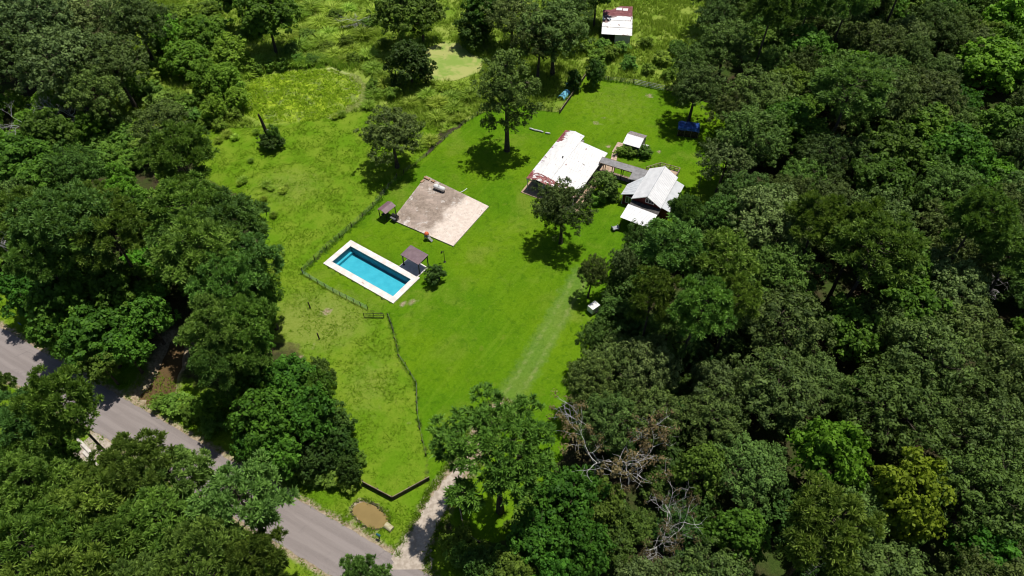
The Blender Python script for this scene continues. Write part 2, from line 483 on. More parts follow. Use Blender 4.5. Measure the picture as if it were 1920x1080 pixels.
def ground_material():
    m, nt, out = newmat('ground_cover')
    def zone(nm):
        a = N(nt, 'ShaderNodeAttribute', attribute_name=nm)
        s = N(nt, 'ShaderNodeSeparateColor')
        nt.links.new(a.outputs['Color'], s.inputs[0])
        return s.outputs[0], s.outputs[1], s.outputs[2], a.outputs['Alpha']
    l, pa, me_, di = zone('zoneA')
    dry, tr, ma, rim = zone('zoneB')
    band = zone('zoneC')[0]
    big = noise(nt, 0.045, 3)
    mid = noise(nt, 0.22, 5, 0.6)
    fine = noise(nt, 2.6, 4, 0.7)
    vf = noise(nt, 9.0, 3, 0.7)
    wob = math_(nt, 'MULTIPLY', math_(nt, 'SUBTRACT', noise(nt, 0.9, 4), 0.5), 0.9)
    def edge(x, k=0.22):
        return ramp(nt, math_(nt, 'ADD', x, wob), 0.5 - k, 0.5 + k)
    tex = math_(nt, 'ADD', math_(nt, 'MULTIPLY', fine, 0.55), math_(nt, 'MULTIPLY', vf, 0.45))
    tx = ramp(nt, tex, 0.32, 0.68)
    # wood floor: leaf litter with moss and low weeds
    c = mixc(nt, ramp(nt, mid, 0.35, 0.65), mixc(nt, tx, (0.030, 0.022, 0.013), (0.075, 0.056, 0.034)), mixc(nt, tx, (0.022, 0.040, 0.008), (0.06, 0.10, 0.018)))
    # meadow
    cm = mixc(nt, ramp(nt, mid, 0.35, 0.68), mixc(nt, tx, (0.10, 0.18, 0.010), (0.17, 0.27, 0.03)), mixc(nt, tx, (0.18, 0.25, 0.025), (0.31, 0.37, 0.09)))
    c = mixc(nt, edge(me_), c, cm)
    # pasture
    cp = mixc(nt, ramp(nt, mid, 0.35, 0.65), mixc(nt, tx, (0.085, 0.185, 0.005), (0.125, 0.24, 0.010)), mixc(nt, tx, (0.125, 0.215, 0.010), (0.19, 0.27, 0.025)))
    c = mixc(nt, edge(pa), c, cp)
    # mown lawn
    cl = mixc(nt, ramp(nt, big, 0.38, 0.62), mixc(nt, tx, (0.060, 0.155, 0.003), (0.098, 0.215, 0.006)), mixc(nt, tx, (0.092, 0.185, 0.003), (0.138, 0.25, 0.008)))
    cl = mixc(nt, ramp(nt, noise(nt, 0.5, 5, 0.65), 0.58, 0.75), cl, (0.14, 0.21, 0.016))
    cl = mixc(nt, math_(nt, 'MULTIPLY', ramp(nt, noise(nt, 0.085, 5, 0.62, None, 0.6), 0.52, 0.68), 0.65), cl, mixc(nt, tx, (0.135, 0.195, 0.016), (0.205, 0.265, 0.036)))
    g_ = N(nt, 'ShaderNodeNewGeometry'); mp_ = N(nt, 'ShaderNodeMapping'); mp_.inputs['Rotation'].default_value[2] = math.radians(-58); mp2_ = N(nt, 'ShaderNodeMapping'); mp2_.inputs['Scale'].default_value = (0.05, 0.9, 1)
    nt.links.new(g_.outputs['Position'], mp_.inputs[0]); nt.links.new(mp_.outputs[0], mp2_.inputs[0])
    cl = mixc(nt, math_(nt, 'MULTIPLY', ramp(nt, noise(nt, 1.0, 3, 0.6, mp2_.outputs[0]), 0.5, 0.7), 0.35), cl, (0.15, 0.25, 0.015))
    cl = mixc(nt, math_(nt, 'MULTIPLY', ramp(nt, noise(nt, 0.75, 5, 0.7, None, 0.8), 0.48, 0.72), 0.65), cl, (0.046, 0.120, 0.004))
    cl = mixc(nt, math_(nt, 'MULTIPLY', ramp(nt, noise(nt, 1.9, 4, 0.75, None, 0.5), 0.58, 0.76), 0.6), cl, (0.19, 0.27, 0.035))
    c = mixc(nt, edge(l, 0.12), c, cl)
    c = mixc(nt, math_(nt, 'MULTIPLY', edge(band), 0.4), c, mixc(nt, tx, (0.08, 0.17, 0.03), (0.17, 0.25, 0.07)))
    # straw, worn tracks, marsh, pale rim, bare earth
    c = mixc(nt, math_(nt, 'MULTIPLY', edge(dry, 0.4), 0.65), c, mixc(nt, tx, (0.15, 0.20, 0.025), (0.26, 0.29, 0.075)))
    c = mixc(nt, math_(nt, 'MULTIPLY', math_(nt, 'MULTIPLY', edge(tr, 0.35), ramp(nt, noise(nt, 0.5, 4), 0.35, 0.65)), 0.42), c, mixc(nt, tx, (0.22, 0.25, 0.07), (0.36, 0.36, 0.16)))
    c = mixc(nt, ma, c, mixc(nt, ramp(nt, noise(nt, 0.35, 5, 0.6, dist=0.8), 0.40, 0.66), mixc(nt, tx, (0.23, 0.33, 0.014), (0.36, 0.47, 0.04)), mixc(nt, tx, (0.12, 0.17, 0.03), (0.21, 0.27, 0.08))))
    c = mixc(nt, edge(rim, 0.35), c, mixc(nt, tx, (0.34, 0.42, 0.12), (0.52, 0.58, 0.24)))
    c = mixc(nt, edge(di, 0.3), c, mixc(nt, ramp(nt, fine, 0.3, 0.7), (0.20, 0.15, 0.085), (0.42, 0.35, 0.25)))
    p = N(nt, 'ShaderNodeBsdfPrincipled')
    p.inputs['Roughness'].default_value = 0.95
    p.inputs['Specular IOR Level'].default_value = 0.05
    nt.links.new(c, p.inputs['Base Color'])
    nt.links.new(bump(nt, tex, 0.7, 0.12), p.inputs['Normal'])
    nt.links.new(p.outputs[0], out.inputs[0])
    return m
M['ground'] = ground_material()
ground = link('ground', gm, None, M['ground'])
tag(ground, kind='structure')

# ------------------------------------------------------------------ road, driveways, ponds
def ribbon(name, centre, half, z, mat, jitter=0.12, step=0.6, seed=1, width_fn=None):
    r_ = random.Random(seed)
    pts = []
    for a, b in zip(centre[:-1], centre[1:]):
        a = Vector(a[:2]); b = Vector(b[:2])
        n = max(1, int((b - a).length / step))
        pts += [a.lerp(b, i / n) for i in range(n)]
    pts.append(Vector(centre[-1][:2]))
    v, f = [], []
    for i, p in enumerate(pts):
        d = (pts[min(i + 2, len(pts) - 1)] - pts[max(i - 2, 0)]).normalized()
        n = Vector((-d.y, d.x))
        h = half if width_fn is None else width_fn(i / (len(pts) - 1))
        a = p + n * (h + r_.uniform(-jitter, jitter)); b = p - n * (h + r_.uniform(-jitter, jitter))
        v += [(a.x, a.y, z), (p.x, p.y, z + 0.03 if half > 2 else z), (b.x, b.y, z)]
        if i:
            k = 3 * i
            f += [(k - 3, k - 2, k + 1, k), (k - 2, k - 1, k + 2, k + 1)]
    me = bpy.data.meshes.new(name)
    me.from_pydata(v, [], f)
    me.materials.append(mat)
    me.update()
    if me.polygons[0].normal.z < 0: me.flip_normals()
    return link(name, me)

def asphalt():
    m, nt, out = newmat('weathered_asphalt')
    p = N(nt, 'ShaderNodeBsdfPrincipled')
    tc = N(nt, 'ShaderNodeNewGeometry')
    mp = N(nt, 'ShaderNodeMapping')
    mp.inputs['Rotation'].default_value[2] = -math.atan2(ru.y, ru.x)
    nt.links.new(tc.outputs['Position'], mp.inputs[0])
    mp2 = N(nt, 'ShaderNodeMapping')
    mp2.inputs['Scale'].default_value = (0.06, 1.1, 1)
    nt.links.new(mp.outputs[0], mp2.inputs[0])
    streak = noise(nt, 1.0, 4, 0.6, mp2.outputs[0])
    blotch = noise(nt, 0.35, 5, 0.6)
    grit = noise(nt, 14, 3, 0.8)
    c = mixc(nt, ramp(nt, streak, 0.35, 0.65), (0.195, 0.168, 0.160), (0.25, 0.218, 0.207))
    c = mixc(nt, math_(nt, 'MULTIPLY', ramp(nt, blotch, 0.55, 0.75), 0.6), c, (0.16, 0.14, 0.135))
    c = mixc(nt, math_(nt, 'MULTIPLY', ramp(nt, grit, 0.3, 0.75), 0.45), c, (0.34, 0.30, 0.28))
    wv = N(nt, 'ShaderNodeTexVoronoi', feature='DISTANCE_TO_EDGE')
    wv.inputs['Scale'].default_value = 0.22
    ds = noise(nt, 0.6, 4, 0.7)
    add = N(nt, 'ShaderNodeVectorMath', operation='ADD')
    nt.links.new(tc.outputs['Position'], add.inputs[0])
    cb = N(nt, 'ShaderNodeCombineXYZ'); nt.links.new(math_(nt, 'MULTIPLY', ds, 4.0), cb.inputs[0]); nt.links.new(math_(nt, 'MULTIPLY', ds, 3.0), cb.inputs[1])
    nt.links.new(cb.outputs[0], add.inputs[1]); nt.links.new(add.outputs[0], wv.inputs['Vector'])
    crack = math_(nt, 'SUBTRACT', 1.0, ramp(nt, wv.outputs['Distance'], 0.0, 0.012))
    c = mixc(nt, math_(nt, 'MULTIPLY', math_(nt, 'MULTIPLY', crack, ramp(nt, noise(nt, 0.12, 3), 0.45, 0.65)), 0.4), c, (0.09, 0.08, 0.075))
    nt.links.new(c, p.inputs['Base Color'])
    p.inputs['Roughness'].default_value = 0.9
    p.inputs['Specular IOR Level'].default_value = 0.2
    nt.links.new(bump(nt, grit, 0.3, 0.02), p.inputs['Normal'])
    nt.links.new(p.outputs[0], out.inputs[0])
    return m
M['asphalt'] = asphalt()
M['gravel'] = surf('pale_sandy_dirt', (0.34, 0.285, 0.23), (0.47, 0.405, 0.335), 1.8, 0.95, bump_s=0.35, bump_d=0.05)
M['mud'] = surf('dark_mud', (0.035, 0.030, 0.014), (0.085, 0.075, 0.035), 2.5, 0.8, bump_s=0.6, bump_d=0.06)
tag(ribbon('road', [ROAD_A, ROAD_B], ROAD_HALF, 0.035, M['asphalt'], 0.10, 0.7, 2), kind='structure')
tag(ribbon('driveway', DRIVE[:6], 1.4, 0.052, M['gravel'], 0.28, 0.4, 4, lambda t: 2.7 - 1.5 * min(1, t * 2.6) - 0.55 * max(0, t - 0.6) * 2.5), kind='structure')
tag(ribbon('side_driveway', [P(195, 822)[:2], P(165, 850)[:2], P(135, 880)[:2]], 2.0, 0.052, M['gravel'], 0.2, 0.5, 7), kind='structure')

def water_mat(name, col, rough=0.06, ripple=0.15):
    m, nt, out = newmat(name)
    p = N(nt, 'ShaderNodeBsdfPrincipled')
    nt.links.new(mixc(nt, ramp(nt, noise(nt, 0.5, 3), 0.3, 0.7), col, tuple(x * 0.86 for x in col)), p.inputs['Base Color'])
    p.inputs['Roughness'].default_value = rough
    p.inputs['Specular IOR Level'].default_value = 0.4
    nt.links.new(bump(nt, noise(nt, 3.0, 2), ripple, 0.02), p.inputs['Normal'])
    nt.links.new(p.outputs[0], out.inputs[0])
    return m
def flat_water(name, poly, z, mat, sub=3):
    pts = []
    n = len(poly)
    for i in range(n):
        a = Vector(poly[i]); b = Vector(poly[(i + 1) % n])
        for k in range(sub):
            q = a.lerp(b, k / sub); d = (b - a); nn = Vector((-d.y, d.x)).normalized()
            q = q + nn * 0.10 * math.sin(7.3 * i + 2.1 * k)
            pts.append((q.x, q.y, z))
    mb = MB(); mb.add(pts, [tuple(range(len(pts)))])
    o = mb.build(name, mat)
    if o.data.polygons[0].normal.z < 0: o.data.flip_normals()
    return tag(o, kind='structure')
M['muddy'] = water_mat('muddy_water', (0.27, 0.195, 0.075))
M['creekw'] = water_mat('brown_creek_water', (0.13, 0.085, 0.04), 0.04)
pw = [(x * 1.0, y * 1.0) for x, y in POND]
flat_water('pond_water', pw, -0.14, M['muddy'])
# crumbling mud bank around the pond
mb = MB()
ring_r = random.Random(3)
cx_ = sum(p[0] for p in POND) / len(POND); cy_ = sum(p[1] for p in POND) / len(POND)
allp = []
for i in range(len(POND)):
    a = Vector(POND[i]); b = Vector(POND[(i + 1) % len(POND)])
    for k in range(5): allp.append(a.lerp(b, k / 5))
nb = len(allp)
for p in allp:
    d = (p - Vector((cx_, cy_))).normalized()
    j = ring_r.uniform(-.16, .26)
    for off, z in ((-0.5, -0.42), (-0.10 + j * .6, -0.12), (0.04 + j, 0.03), (0.16 + j, 0.006)):
        mb.v.append((p.x + d.x * off, p.y + d.y * off, z))
for i in range(nb):
    k = (i + 1) % nb
    for s_ in range(3):
        mb.f.append((i * 4 + s_, k * 4 + s_, k * 4 + s_ + 1, i * 4 + s_ + 1))
tag(mb.build('pond_bank', M['mud'], smooth=True), kind='structure')
flat_water('creek_water', [tuple(P(a, b)[:2]) for a, b in ((322, 632), (345, 640), (338, 690), (352, 712), (340, 745), (300, 762), (255, 755), (262, 738), (285, 715), (296, 690), (308, 662))], -0.42, M['creekw'])

def duckweed():
    m, nt, out = newmat('duckweed_cover')
    p = N(nt, 'ShaderNodeBsdfPrincipled')
    c = mixc(nt, ramp(nt, noise(nt, 0.3, 5, 0.6, dist=0.5), 0.42, 0.6), (0.34, 0.36, 0.10), (0.20, 0.30, 0.04))
    c = mixc(nt, ramp(nt, noise(nt, 1.4, 4, 0.7), 0.64, 0.72), c, (0.07, 0.10, 0.02))
    nt.links.new(c, p.inputs['Base Color'])
    p.inputs['Roughness'].default_value = 0.8
    nt.links.new(bump(nt, noise(nt, 8, 3), 0.4, 0.05), p.inputs['Normal'])
    nt.links.new(p.outputs[0], out.inputs[0])
    return m
M['duckweed'] = duckweed()
flat_water('duckweed_pond', [tuple(P(a, b)[:2]) for a, b in ((800, 92), (830, 80), (860, 82), (880, 100), (908, 112), (900, 135), (860, 150), (825, 155), (798, 150), (795, 120))], 0.10, M['duckweed'], 4)

# ------------------------------------------------------------------ swimming pool
M['coping'] = surf('pool_coping_concrete', (0.63, 0.58, 0.54), (0.77, 0.73, 0.69), 0.8, 0.75, bump_s=0.15)
M['plaster'] = surf('pool_plaster', (0.12, 0.49, 0.59), (0.155, 0.55, 0.64), 0.8, 0.6)
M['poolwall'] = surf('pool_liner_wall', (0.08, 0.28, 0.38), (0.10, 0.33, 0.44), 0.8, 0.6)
M['tileband'] = surf('pool_tile_band', (0.10, 0.12, 0.15), (0.16, 0.20, 0.24), 6.0, 0.4)
def pool_water():
    m, nt, out = newmat('pool_water')
    t = N(nt, 'ShaderNodeBsdfTransparent'); t.inputs[0].default_value = (0.56, 0.90, 0.95, 1)
    g = N(nt, 'ShaderNodeBsdfGlossy'); g.inputs['Roughness'].default_value = 0.03
    fr = N(nt, 'ShaderNodeFresnel'); fr.inputs[0].default_value = 1.33
    b = bump(nt, noise(nt, 2.2, 3), 0.25, 0.03)
    nt.links.new(b, g.inputs['Normal']); nt.links.new(b, fr.inputs['Normal'])
    mx = N(nt, 'ShaderNodeMixShader')
    nt.links.new(fr.outputs[0], mx.inputs[0]); nt.links.new(t.outputs[0], mx.inputs[1]); nt.links.new(g.outputs[0], mx.inputs[2])
    nt.links.new(mx.outputs[0], out.inputs[0])
    return m
M['poolwater'] = pool_water()
pool = empty('swimming_pool', (POOL_O.x, POOL_O.y, 0), POOL_ANG)
tag(pool, 'rectangular turquoise swimming pool with wide white concrete coping', 'swimming pool')
L_, W_, ix, iy = POOL_L, POOL_W, 1.0, 1.12
mb = MB()
for (x0, x1, y0, y1) in ((0, L_, 0, iy), (0, L_, W_ - iy, W_), (0, ix, iy, W_ - iy), (L_ - ix, L_, iy, W_ - iy)):
    mb.box(x0, x1, y0, y1, -0.5, 0.16)
mb.build('coping', M['coping'], pool)
D_ = -1.5
MB().add([(ix, iy, D_), (L_ - ix, iy, D_), (L_ - ix, W_ - iy, D_), (ix, W_ - iy, D_)], [(0, 1, 2, 3)]).build('basin_floor', M['plaster'], pool)
mb = MB(); mt = MB()
cs = [(ix, iy), (L_ - ix, iy), (L_ - ix, W_ - iy), (ix, W_ - iy)]
for i in range(4):
    a, b = cs[i], cs[(i + 1) % 4]
    mb.add([(*a, D_), (*b, D_), (*b, -0.26), (*a, -0.26)], [(3, 2, 1, 0)])
    d = Vector((b[0] - a[0], b[1] - a[1])).normalized(); n = Vector((-d.y, d.x)) * 0.012
    mt.add([(a[0] + n.x, a[1] + n.y, -0.45), (b[0] + n.x, b[1] + n.y, -0.45), (b[0] + n.x, b[1] + n.y, 0.10), (a[0] + n.x, a[1] + n.y, 0.10)], [(3, 2, 1, 0)])
mb.build('basin_wall', M['poolwall'], pool)
mt.build('tile_band', M['tileband'], pool)
mb = MB()
mb.box(ix + .02, ix + 0.42, iy + 0.03, W_ - iy - 0.03, D_ + .01, -0.95)
mb.build('entry_step', M['plaster'], pool)
MB().add([(ix + .002, iy + .002, -0.06), (L_ - ix - .002, iy + .002, -0.06), (L_ - ix - .002, W_ - iy - .002, -0.06), (ix + .002, W_ - iy - .002, -0.06)], [(0, 1, 2, 3)]).build('water', M['poolwater'], pool)
MB().box(8.3, 8.75, 0.42, 0.58, 0.163, 0.19).build('skimmer_lid', surf('faded_lid', (0.45, 0.32, 0.28), (0.5, 0.4, 0.36), 5), pool)

# paved pad under the pavilion beside the pool
gz = empty('pavilion_deck', (-18.95, 77.75, 0), R(-37.2))
tag(gz, 'small white concrete deck under the brown pavilion beside the pool', 'deck')
MB().box(0, 4.1, 0.0, 2.75, -0.1, 0.10).build('deck_slab', M['coping'], gz)

M['brownroof'] = surf('brown_metal_roof', (0.165, 0.112, 0.128), (0.20, 0.138, 0.155), 1.5, 0.55, 0.0)
M['blackpost'] = surf('black_metal', (0.012, 0.012, 0.013), (0.03, 0.03, 0.03), 4, 0.5)
pv_ = empty('pool_pavilion', (-18.25, 78.05, 0), R(-35.8))
tag(pv_, 'open pavilion with flat brown roof on black posts beside the pool', 'pavilion')
for k in range(6):
    x0 = -0.15 + k * 0.65
    mb = MB(); mb.slab([(x0, -0.08, 2.58), (x0 + 0.645, -0.08, 2.58), (x0 + 0.645, 2.5, 2.74), (x0, 2.5, 2.74)], 0.05)
    mb.slab([(x0, -0.085, 2.612), (x0 + 0.05, -0.085, 2.612), (x0 + 0.05, 2.505, 2.772), (x0, 2.505, 2.772)], 0.03)
    mb.build('roof_panel', M['brownroof'], pv_)
MB().box(-0.12, 3.72, 0.0, 0.10, 2.36, 2.50).box(-0.12, 3.72, 2.3, 2.4, 2.46, 2.62).box(-0.12, -0.02, 0.1, 2.3, 2.38, 2.5).box(3.62, 3.72, 0.1, 2.3, 2.38, 2.5).build('roof_frame', M['blackpost'], pv_)
for x, y in ((0.08, 0.1), (3.55, 0.1), (3.55, 2.3), (0.08, 2.3)):
    o = MB().box(-0.07, 0.07, -0.07, 0.07, 0.0, 2.44).box(-.14, .14, -.14, .14, 0.0, 0.16).build('post', M['blackpost'], pv_)
    o.location = (x, y, 0.03)

# ------------------------------------------------------------------ concrete slab with stains
def slabmat():
    m, nt, out = newmat('stained_concrete')
    p = N(nt, 'ShaderNodeBsdfPrincipled')
    tc = N(nt, 'ShaderNodeTexCoord')
    ob = tc.outputs['Object']
    sp = N(nt, 'ShaderNodeSeparateXYZ'); nt.links.new(ob, sp.inputs[0])
    big = noise(nt, 0.22, 5, 0.6, ob, 0.6)
    fine = noise(nt, 1.6, 5, 0.7, ob)
    base = mixc(nt, ramp(nt, fine, 0.3, 0.7), (0.58, 0.48, 0.41), (0.70, 0.61, 0.53))
    dirt = mixc(nt, ramp(nt, fine, 0.3, 0.7), (0.20, 0.155, 0.12), (0.34, 0.27, 0.22))
    # old floor area towards the far left corner of the slab
    f = math_(nt, 'ADD', math_(nt, 'MULTIPLY', big, 9.0), math_(nt, 'SUBTRACT', math_(nt, 'MULTIPLY', sp.outputs[1], 0.62), math_(nt, 'MULTIPLY', sp.outputs[0], 0.72)))
    c = mixc(nt, ramp(nt, f, -3.0, 0.2), base, dirt)
    br = N(nt, 'ShaderNodeTexBrick')
    br.inputs['Scale'].default_value = 1.0
    br.inputs['Brick Width'].default_value = 1.4
    br.inputs['Row Height'].default_value = 0.7
    br.inputs['Mortar Size'].default_value = 0.03
    br.inputs['Color1'].default_value = (0.30, 0.24, 0.20, 1); br.inputs['Color2'].default_value = (0.46, 0.36, 0.30, 1); br.inputs['Mortar'].default_value = (0.24, 0.20, 0.17, 1)
    nt.links.new(ob, br.inputs['Vector'])
    tile = math_(nt, 'MULTIPLY', ramp(nt, f, -1.5, 1.0), ramp(nt, noise(nt, 0.3, 3, 0.5, ob), 0.46, 0.58))
    c = mixc(nt, math_(nt, 'MULTIPLY', tile, 0.75), c, br.outputs['Color'])
    c = mixc(nt, math_(nt, 'MULTIPLY', ramp(nt, noise(nt, 0.55, 6, 0.78, ob), 0.53, 0.66), 0.7), c, (0.70, 0.66, 0.62))
    c = mixc(nt, math_(nt, 'MULTIPLY', ramp(nt, noise(nt, 0.8, 6, 0.7, ob, 1.2), 0.58, 0.70), 0.65), c, (0.17, 0.13, 0.105))
    vo = N(nt, 'ShaderNodeTexVoronoi', feature='DISTANCE_TO_EDGE'); vo.inputs['Scale'].default_value = 0.28
    nt.links.new(ob, vo.inputs['Vector'])
    c = mixc(nt, math_(nt, 'MULTIPLY', math_(nt, 'SUBTRACT', 1.0, ramp(nt, vo.outputs['Distance'], 0.002, 0.010)), 0.18), c, (0.16, 0.13, 0.11))
    nt.links.new(c, p.inputs['Base Color'])
    p.inputs['Roughness'].default_value = 0.88
    nt.links.new(bump(nt, fine, 0.25, 0.03), p.inputs['Normal'])
    nt.links.new(p.outputs[0], out.inputs[0])
    return m
M['slab'] = slabmat()
so = empty('concrete_slab', (-21.35, 88.95, 0), 0)
tag(so, 'large tan stained concrete foundation slab in the lawn above the pool', 'slab')
SL = [(0, 0), (11.25, -6.55), (17.15, 3.55), (5.05, 12.15)]
ms = MB().prism(SL, -0.1, 0.22)
ms.build('slab_body', M['slab'], so)
# broken kerb blocks and a low step at the far corner
M['brick'] = surf('old_brick', (0.30, 0.17, 0.10), (0.42, 0.28, 0.18), 3.0, 0.9)
for k, (x, y, w, d, h, a) in enumerate(((5.3, 11.2, 1.3, 0.45, 0.26, -34), (6.5, 10.35, 0.7, 0.4, 0.22, -34), (4.5, 10.4, 0.4, 0.9, 0.16, -34))):
    o = MB().box(-w / 2, w / 2, -d / 2, d / 2, 0, h).build('brick_step', M['brick'], so); o.location = (x, y, 0.222); o.rotation_euler.z = R(a)

# propane tank lying at the edge of the slab
M['whitepaint'] = surf('white_paint', (0.66, 0.66, 0.65), (0.78, 0.78, 0.77), 2.0, 0.45)
tk = empty('propane_tank', (-13.45, 96.9, 0.22), R(-30))
tag(tk, 'white horizontal propane tank at the far edge of the concrete slab', 'tank')
prof = [(0.02, -1.25), (0.25, -1.20), (0.40, -1.05), (0.45, -0.85), (0.45, 0.85), (0.40, 1.05), (0.25, 1.2), (0.02, 1.25)]
MB().lathe(prof, 18, 'x', (0, 0, 0.62)).build('tank_body', M['whitepaint'], tk, True)
MB().lathe([(0.16, 0), (0.17, 0.1), (0.12, 0.17), (0.02, 0.19)], 12, 'z', (0, 0, 1.05)).build('valve_dome', M['whitepaint'], tk, True)
for x in (-0.7, 0.7):
    o = MB().box(-0.08, 0.08, -0.35, 0.35, 0, 0.24).build('saddle', surf('tank_saddle', (0.3, 0.3, 0.3), (0.4, 0.4, 0.4)), tk); o.location.x = x
o = MB().tube([(-11.0, 96.3, 0.06), (-9.9, 96.2, 0.07), (-9.0, 96.9, 0.05), (-8.4, 97.6, 0.05)], 0.06, 6).build('white_hose', M['whitepaint'])
tag(o, 'short white pipe lying on the grass by the right edge of the slab', 'pipe')

# grill pavilion at the slab's left corner
gp = empty('grill_pavilion', (-22.2, 90.0, 0), R(-36.5))
tag(gp, 'little black pavilion with brown gable roof at the slab corner', 'pavilion')
M['plumroof'] = surf('plum_roof', (0.165, 0.095, 0.115), (0.20, 0.12, 0.14), 2, 0.5)
for sgn in (-1, 1):
    for k in range(3):
        y0 = -1.35 + 0.9 * k
        mb = MB()
        pts = [(0, y0, 2.55), (0, y0 + 0.89, 2.55), (sgn * 1.02, y0 + 0.89, 2.18), (sgn * 1.02, y0, 2.18)]
        if sgn > 0: pts = pts[::-1]
        mb.slab(pts, 0.05); mb.build('roof_panel', M['plumroof'], gp)
MB().tube([(0, -1.37, 2.55), (0, 1.36, 2.55)], 0.05, 6).build('ridge_cap', M['plumroof'], gp)
for x in (-0.85, 0.85):
    for y in (-1.15, 1.15):
        o = MB().box(-.06, .06, -.06, .06, 0, 2.2).build('post', M['blackpost'], gp); o.location = (x, y, 0)
    MB().box(x - 0.05, x + 0.05, -1.2, 1.2, 2.07, 2.18).build('beam', M['blackpost'], gp)
MB().box(-0.75, -0.25, -0.9, 0.9, 0.75, 0.8).box(-0.72, -0.66, -0.85, -0.79, 0, 0.75).box(-0.72, -0.66, 0.79, 0.85, 0, .75).build('counter', M['blackpost'], gp)
gr = empty('smoker_grill', (-20.75, 89.1, 0), R(-36))
tag(gr, 'black smoker grill standing beside the little gabled pavilion', 'grill')
MB().lathe([(0.05, -0.62), (0.36, -0.6), (0.36, 0.6), (0.05, 0.62)], 14, 'x', (0, 0, 0.95)).build('barrel', M['blackpost'], gr)
MB().box(-0.6, 0.6, -0.75, -0.38, 0.86, 0.9).build('front_shelf', surf('dull_steel', (0.10, 0.10, 0.11), (0.16, 0.16, 0.17)), gr)
for x in (-0.5, 0.5):
    for y in (-0.28, 0.28):
        MB().box(x - .04, x + .04, y - .04, y + .04, 0, 0.8).build('leg', M['blackpost'], gr)
MB().tube([(0.45, 0, 1.25), (0.45, 0, 1.9)], 0.07, 8).build('chimney', M['blackpost'], gr)

# orange-topped slide tower at the slab's near edge
sl = empty('play_slide', tuple(P(801, 449)), R(-30))
tag(sl, 'small grey play slide with orange top at the near edge of the slab', 'slide')
M['orange'] = surf('orange_plastic', (0.62, 0.12, 0.05), (0.7, 0.17, 0.08), 3, 0.45)
M['greyplastic'] = surf('grey_plastic', (0.22, 0.22, 0.22), (0.33, 0.33, 0.33), 3, 0.5)
MB().lathe([(0.42, 0), (0.40, 0.12), (0.26, 0.34), (0.03, 0.46)], 10, 'z', (0, 0, 1.35)).build('roof_cap', M['orange'], sl, True)
for x in (-0.3, 0.3):
    for y in (-0.25, 0.25):
        MB().box(x - .04, x + .04, y - .04, y + .04, 0, 1.36).build('leg', M['greyplastic'], sl)
MB().box(-0.36, 0.36, -0.3, 0.3, 0.7, 0.78).build('platform', M['greyplastic'], sl)
MB().slab([(0.36, -0.26, 0.78), (1.1, -0.26, 0.12), (1.1, 0.26, 0.12), (0.36, 0.26, 0.78)], 0.05).build('chute', M['greyplastic'], sl)

# ------------------------------------------------------------------ houses
def roofmetal(name, c1, c2, o=None, ang=0.0, rust=True, rust_amount=0.0):
    m, nt, out = newmat(name)
    p = N(nt, 'ShaderNodeBsdfPrincipled')
    g = N(nt, 'ShaderNodeNewGeometry')
    c = mixc(nt, ramp(nt, noise(nt, 0.9, 4), 0.35, 0.65), c1, c2)
    if rust:
        mp = N(nt, 'ShaderNodeMapping'); mp.vector_type = 'TEXTURE'
        mp.inputs['Location'].default_value = (o[0], o[1], 0); mp.inputs['Rotation'].default_value[2] = ang
        nt.links.new(g.outputs['Position'], mp.inputs[0])
        lv = mp.outputs[0]
        sp = N(nt, 'ShaderNodeSeparateXYZ'); nt.links.new(lv, sp.inputs[0])
        u, v = sp.outputs[0], sp.outputs[1]
        st = N(nt, 'ShaderNodeMapping'); st.inputs['Scale'].default_value = (2.2, 0.8, 1); nt.links.new(lv, st.inputs[0])
        n1 = noise(nt, 0.9, 5, 0.65, st.outputs[0], 0.4)
        near_front = math_(nt, 'MULTIPLY', math_(nt, 'SUBTRACT', 1.0, ramp(nt, u, 0.9, 3.0)), 0.23)
        far_left = math_(nt, 'MULTIPLY', math_(nt, 'MULTIPLY', ramp(nt, u, 11.5, 14.0), ramp(nt, v, -1.9, -0.3)), 0.24)
        left_edge = math_(nt, 'MULTIPLY', ramp(nt, v, -1.2, -0.1), 0.10)
        lap = math_(nt, 'MULTIPLY', math_(nt, 'SUBTRACT', 1.0, ramp(nt, math_(nt, 'ABSOLUTE', math_(nt, 'SUBTRACT', u, 1.75)), 0.04, 0.16)), 0.22)
        s_ = math_(nt, 'ADD', n1, math_(nt, 'ADD', math_(nt, 'ADD', near_front, lap), math_(nt, 'ADD', far_left, left_edge)))
        f = ramp(nt, s_, 0.655 - rust_amount, 0.70 - rust_amount)
        c = mixc(nt, f, c, mixc(nt, ramp(nt, noise(nt, 2.5, 4), 0.35, 0.65), (0.17, 0.04, 0.045), (0.34, 0.13, 0.12)))
        f2 = ramp(nt, noise(nt, 0.55, 5, 0.7, st.outputs[0]), 0.655, 0.68)
        c = mixc(nt, f2, c, (0.16, 0.13, 0.12))
    nt.links.new(c, p.inputs['Base Color'])
    p.inputs['Roughness'].default_value = 0.55
    p.inputs['Specular IOR Level'].default_value = 0.35
    nt.links.new(p.outputs[0], out.inputs[0])
    return m

def panel_mesh(name, w, L, mat, ribs=3, t=0.04):
    """ribbed sheet: x across 0..w, y down the slope 0..L, flat at z=0"""
    mb = MB()
    mb.box(0, w - 0.006, 0, L, -t, 0)
    for k in range(ribs):
        x = (k + 0.08) * w / ribs
        mb.add([(x, 0.002, 0.001), (x + 0.07, 0.002, 0.001), (x + 0.05, 0.002, 0.035), (x + 0.02, 0.002, 0.035),
                (x, L - 0.002, 0.001), (x + 0.07, L - 0.002, 0.001), (x + 0.05, L - 0.002, 0.035), (x + 0.02, L - 0.002, 0.035)],
               [(0, 1, 2, 3), (4, 7, 6, 5), (1, 5, 6, 2), (2, 6, 7, 3), (3, 7, 4, 0)])
    return mb.mesh(name, mat)

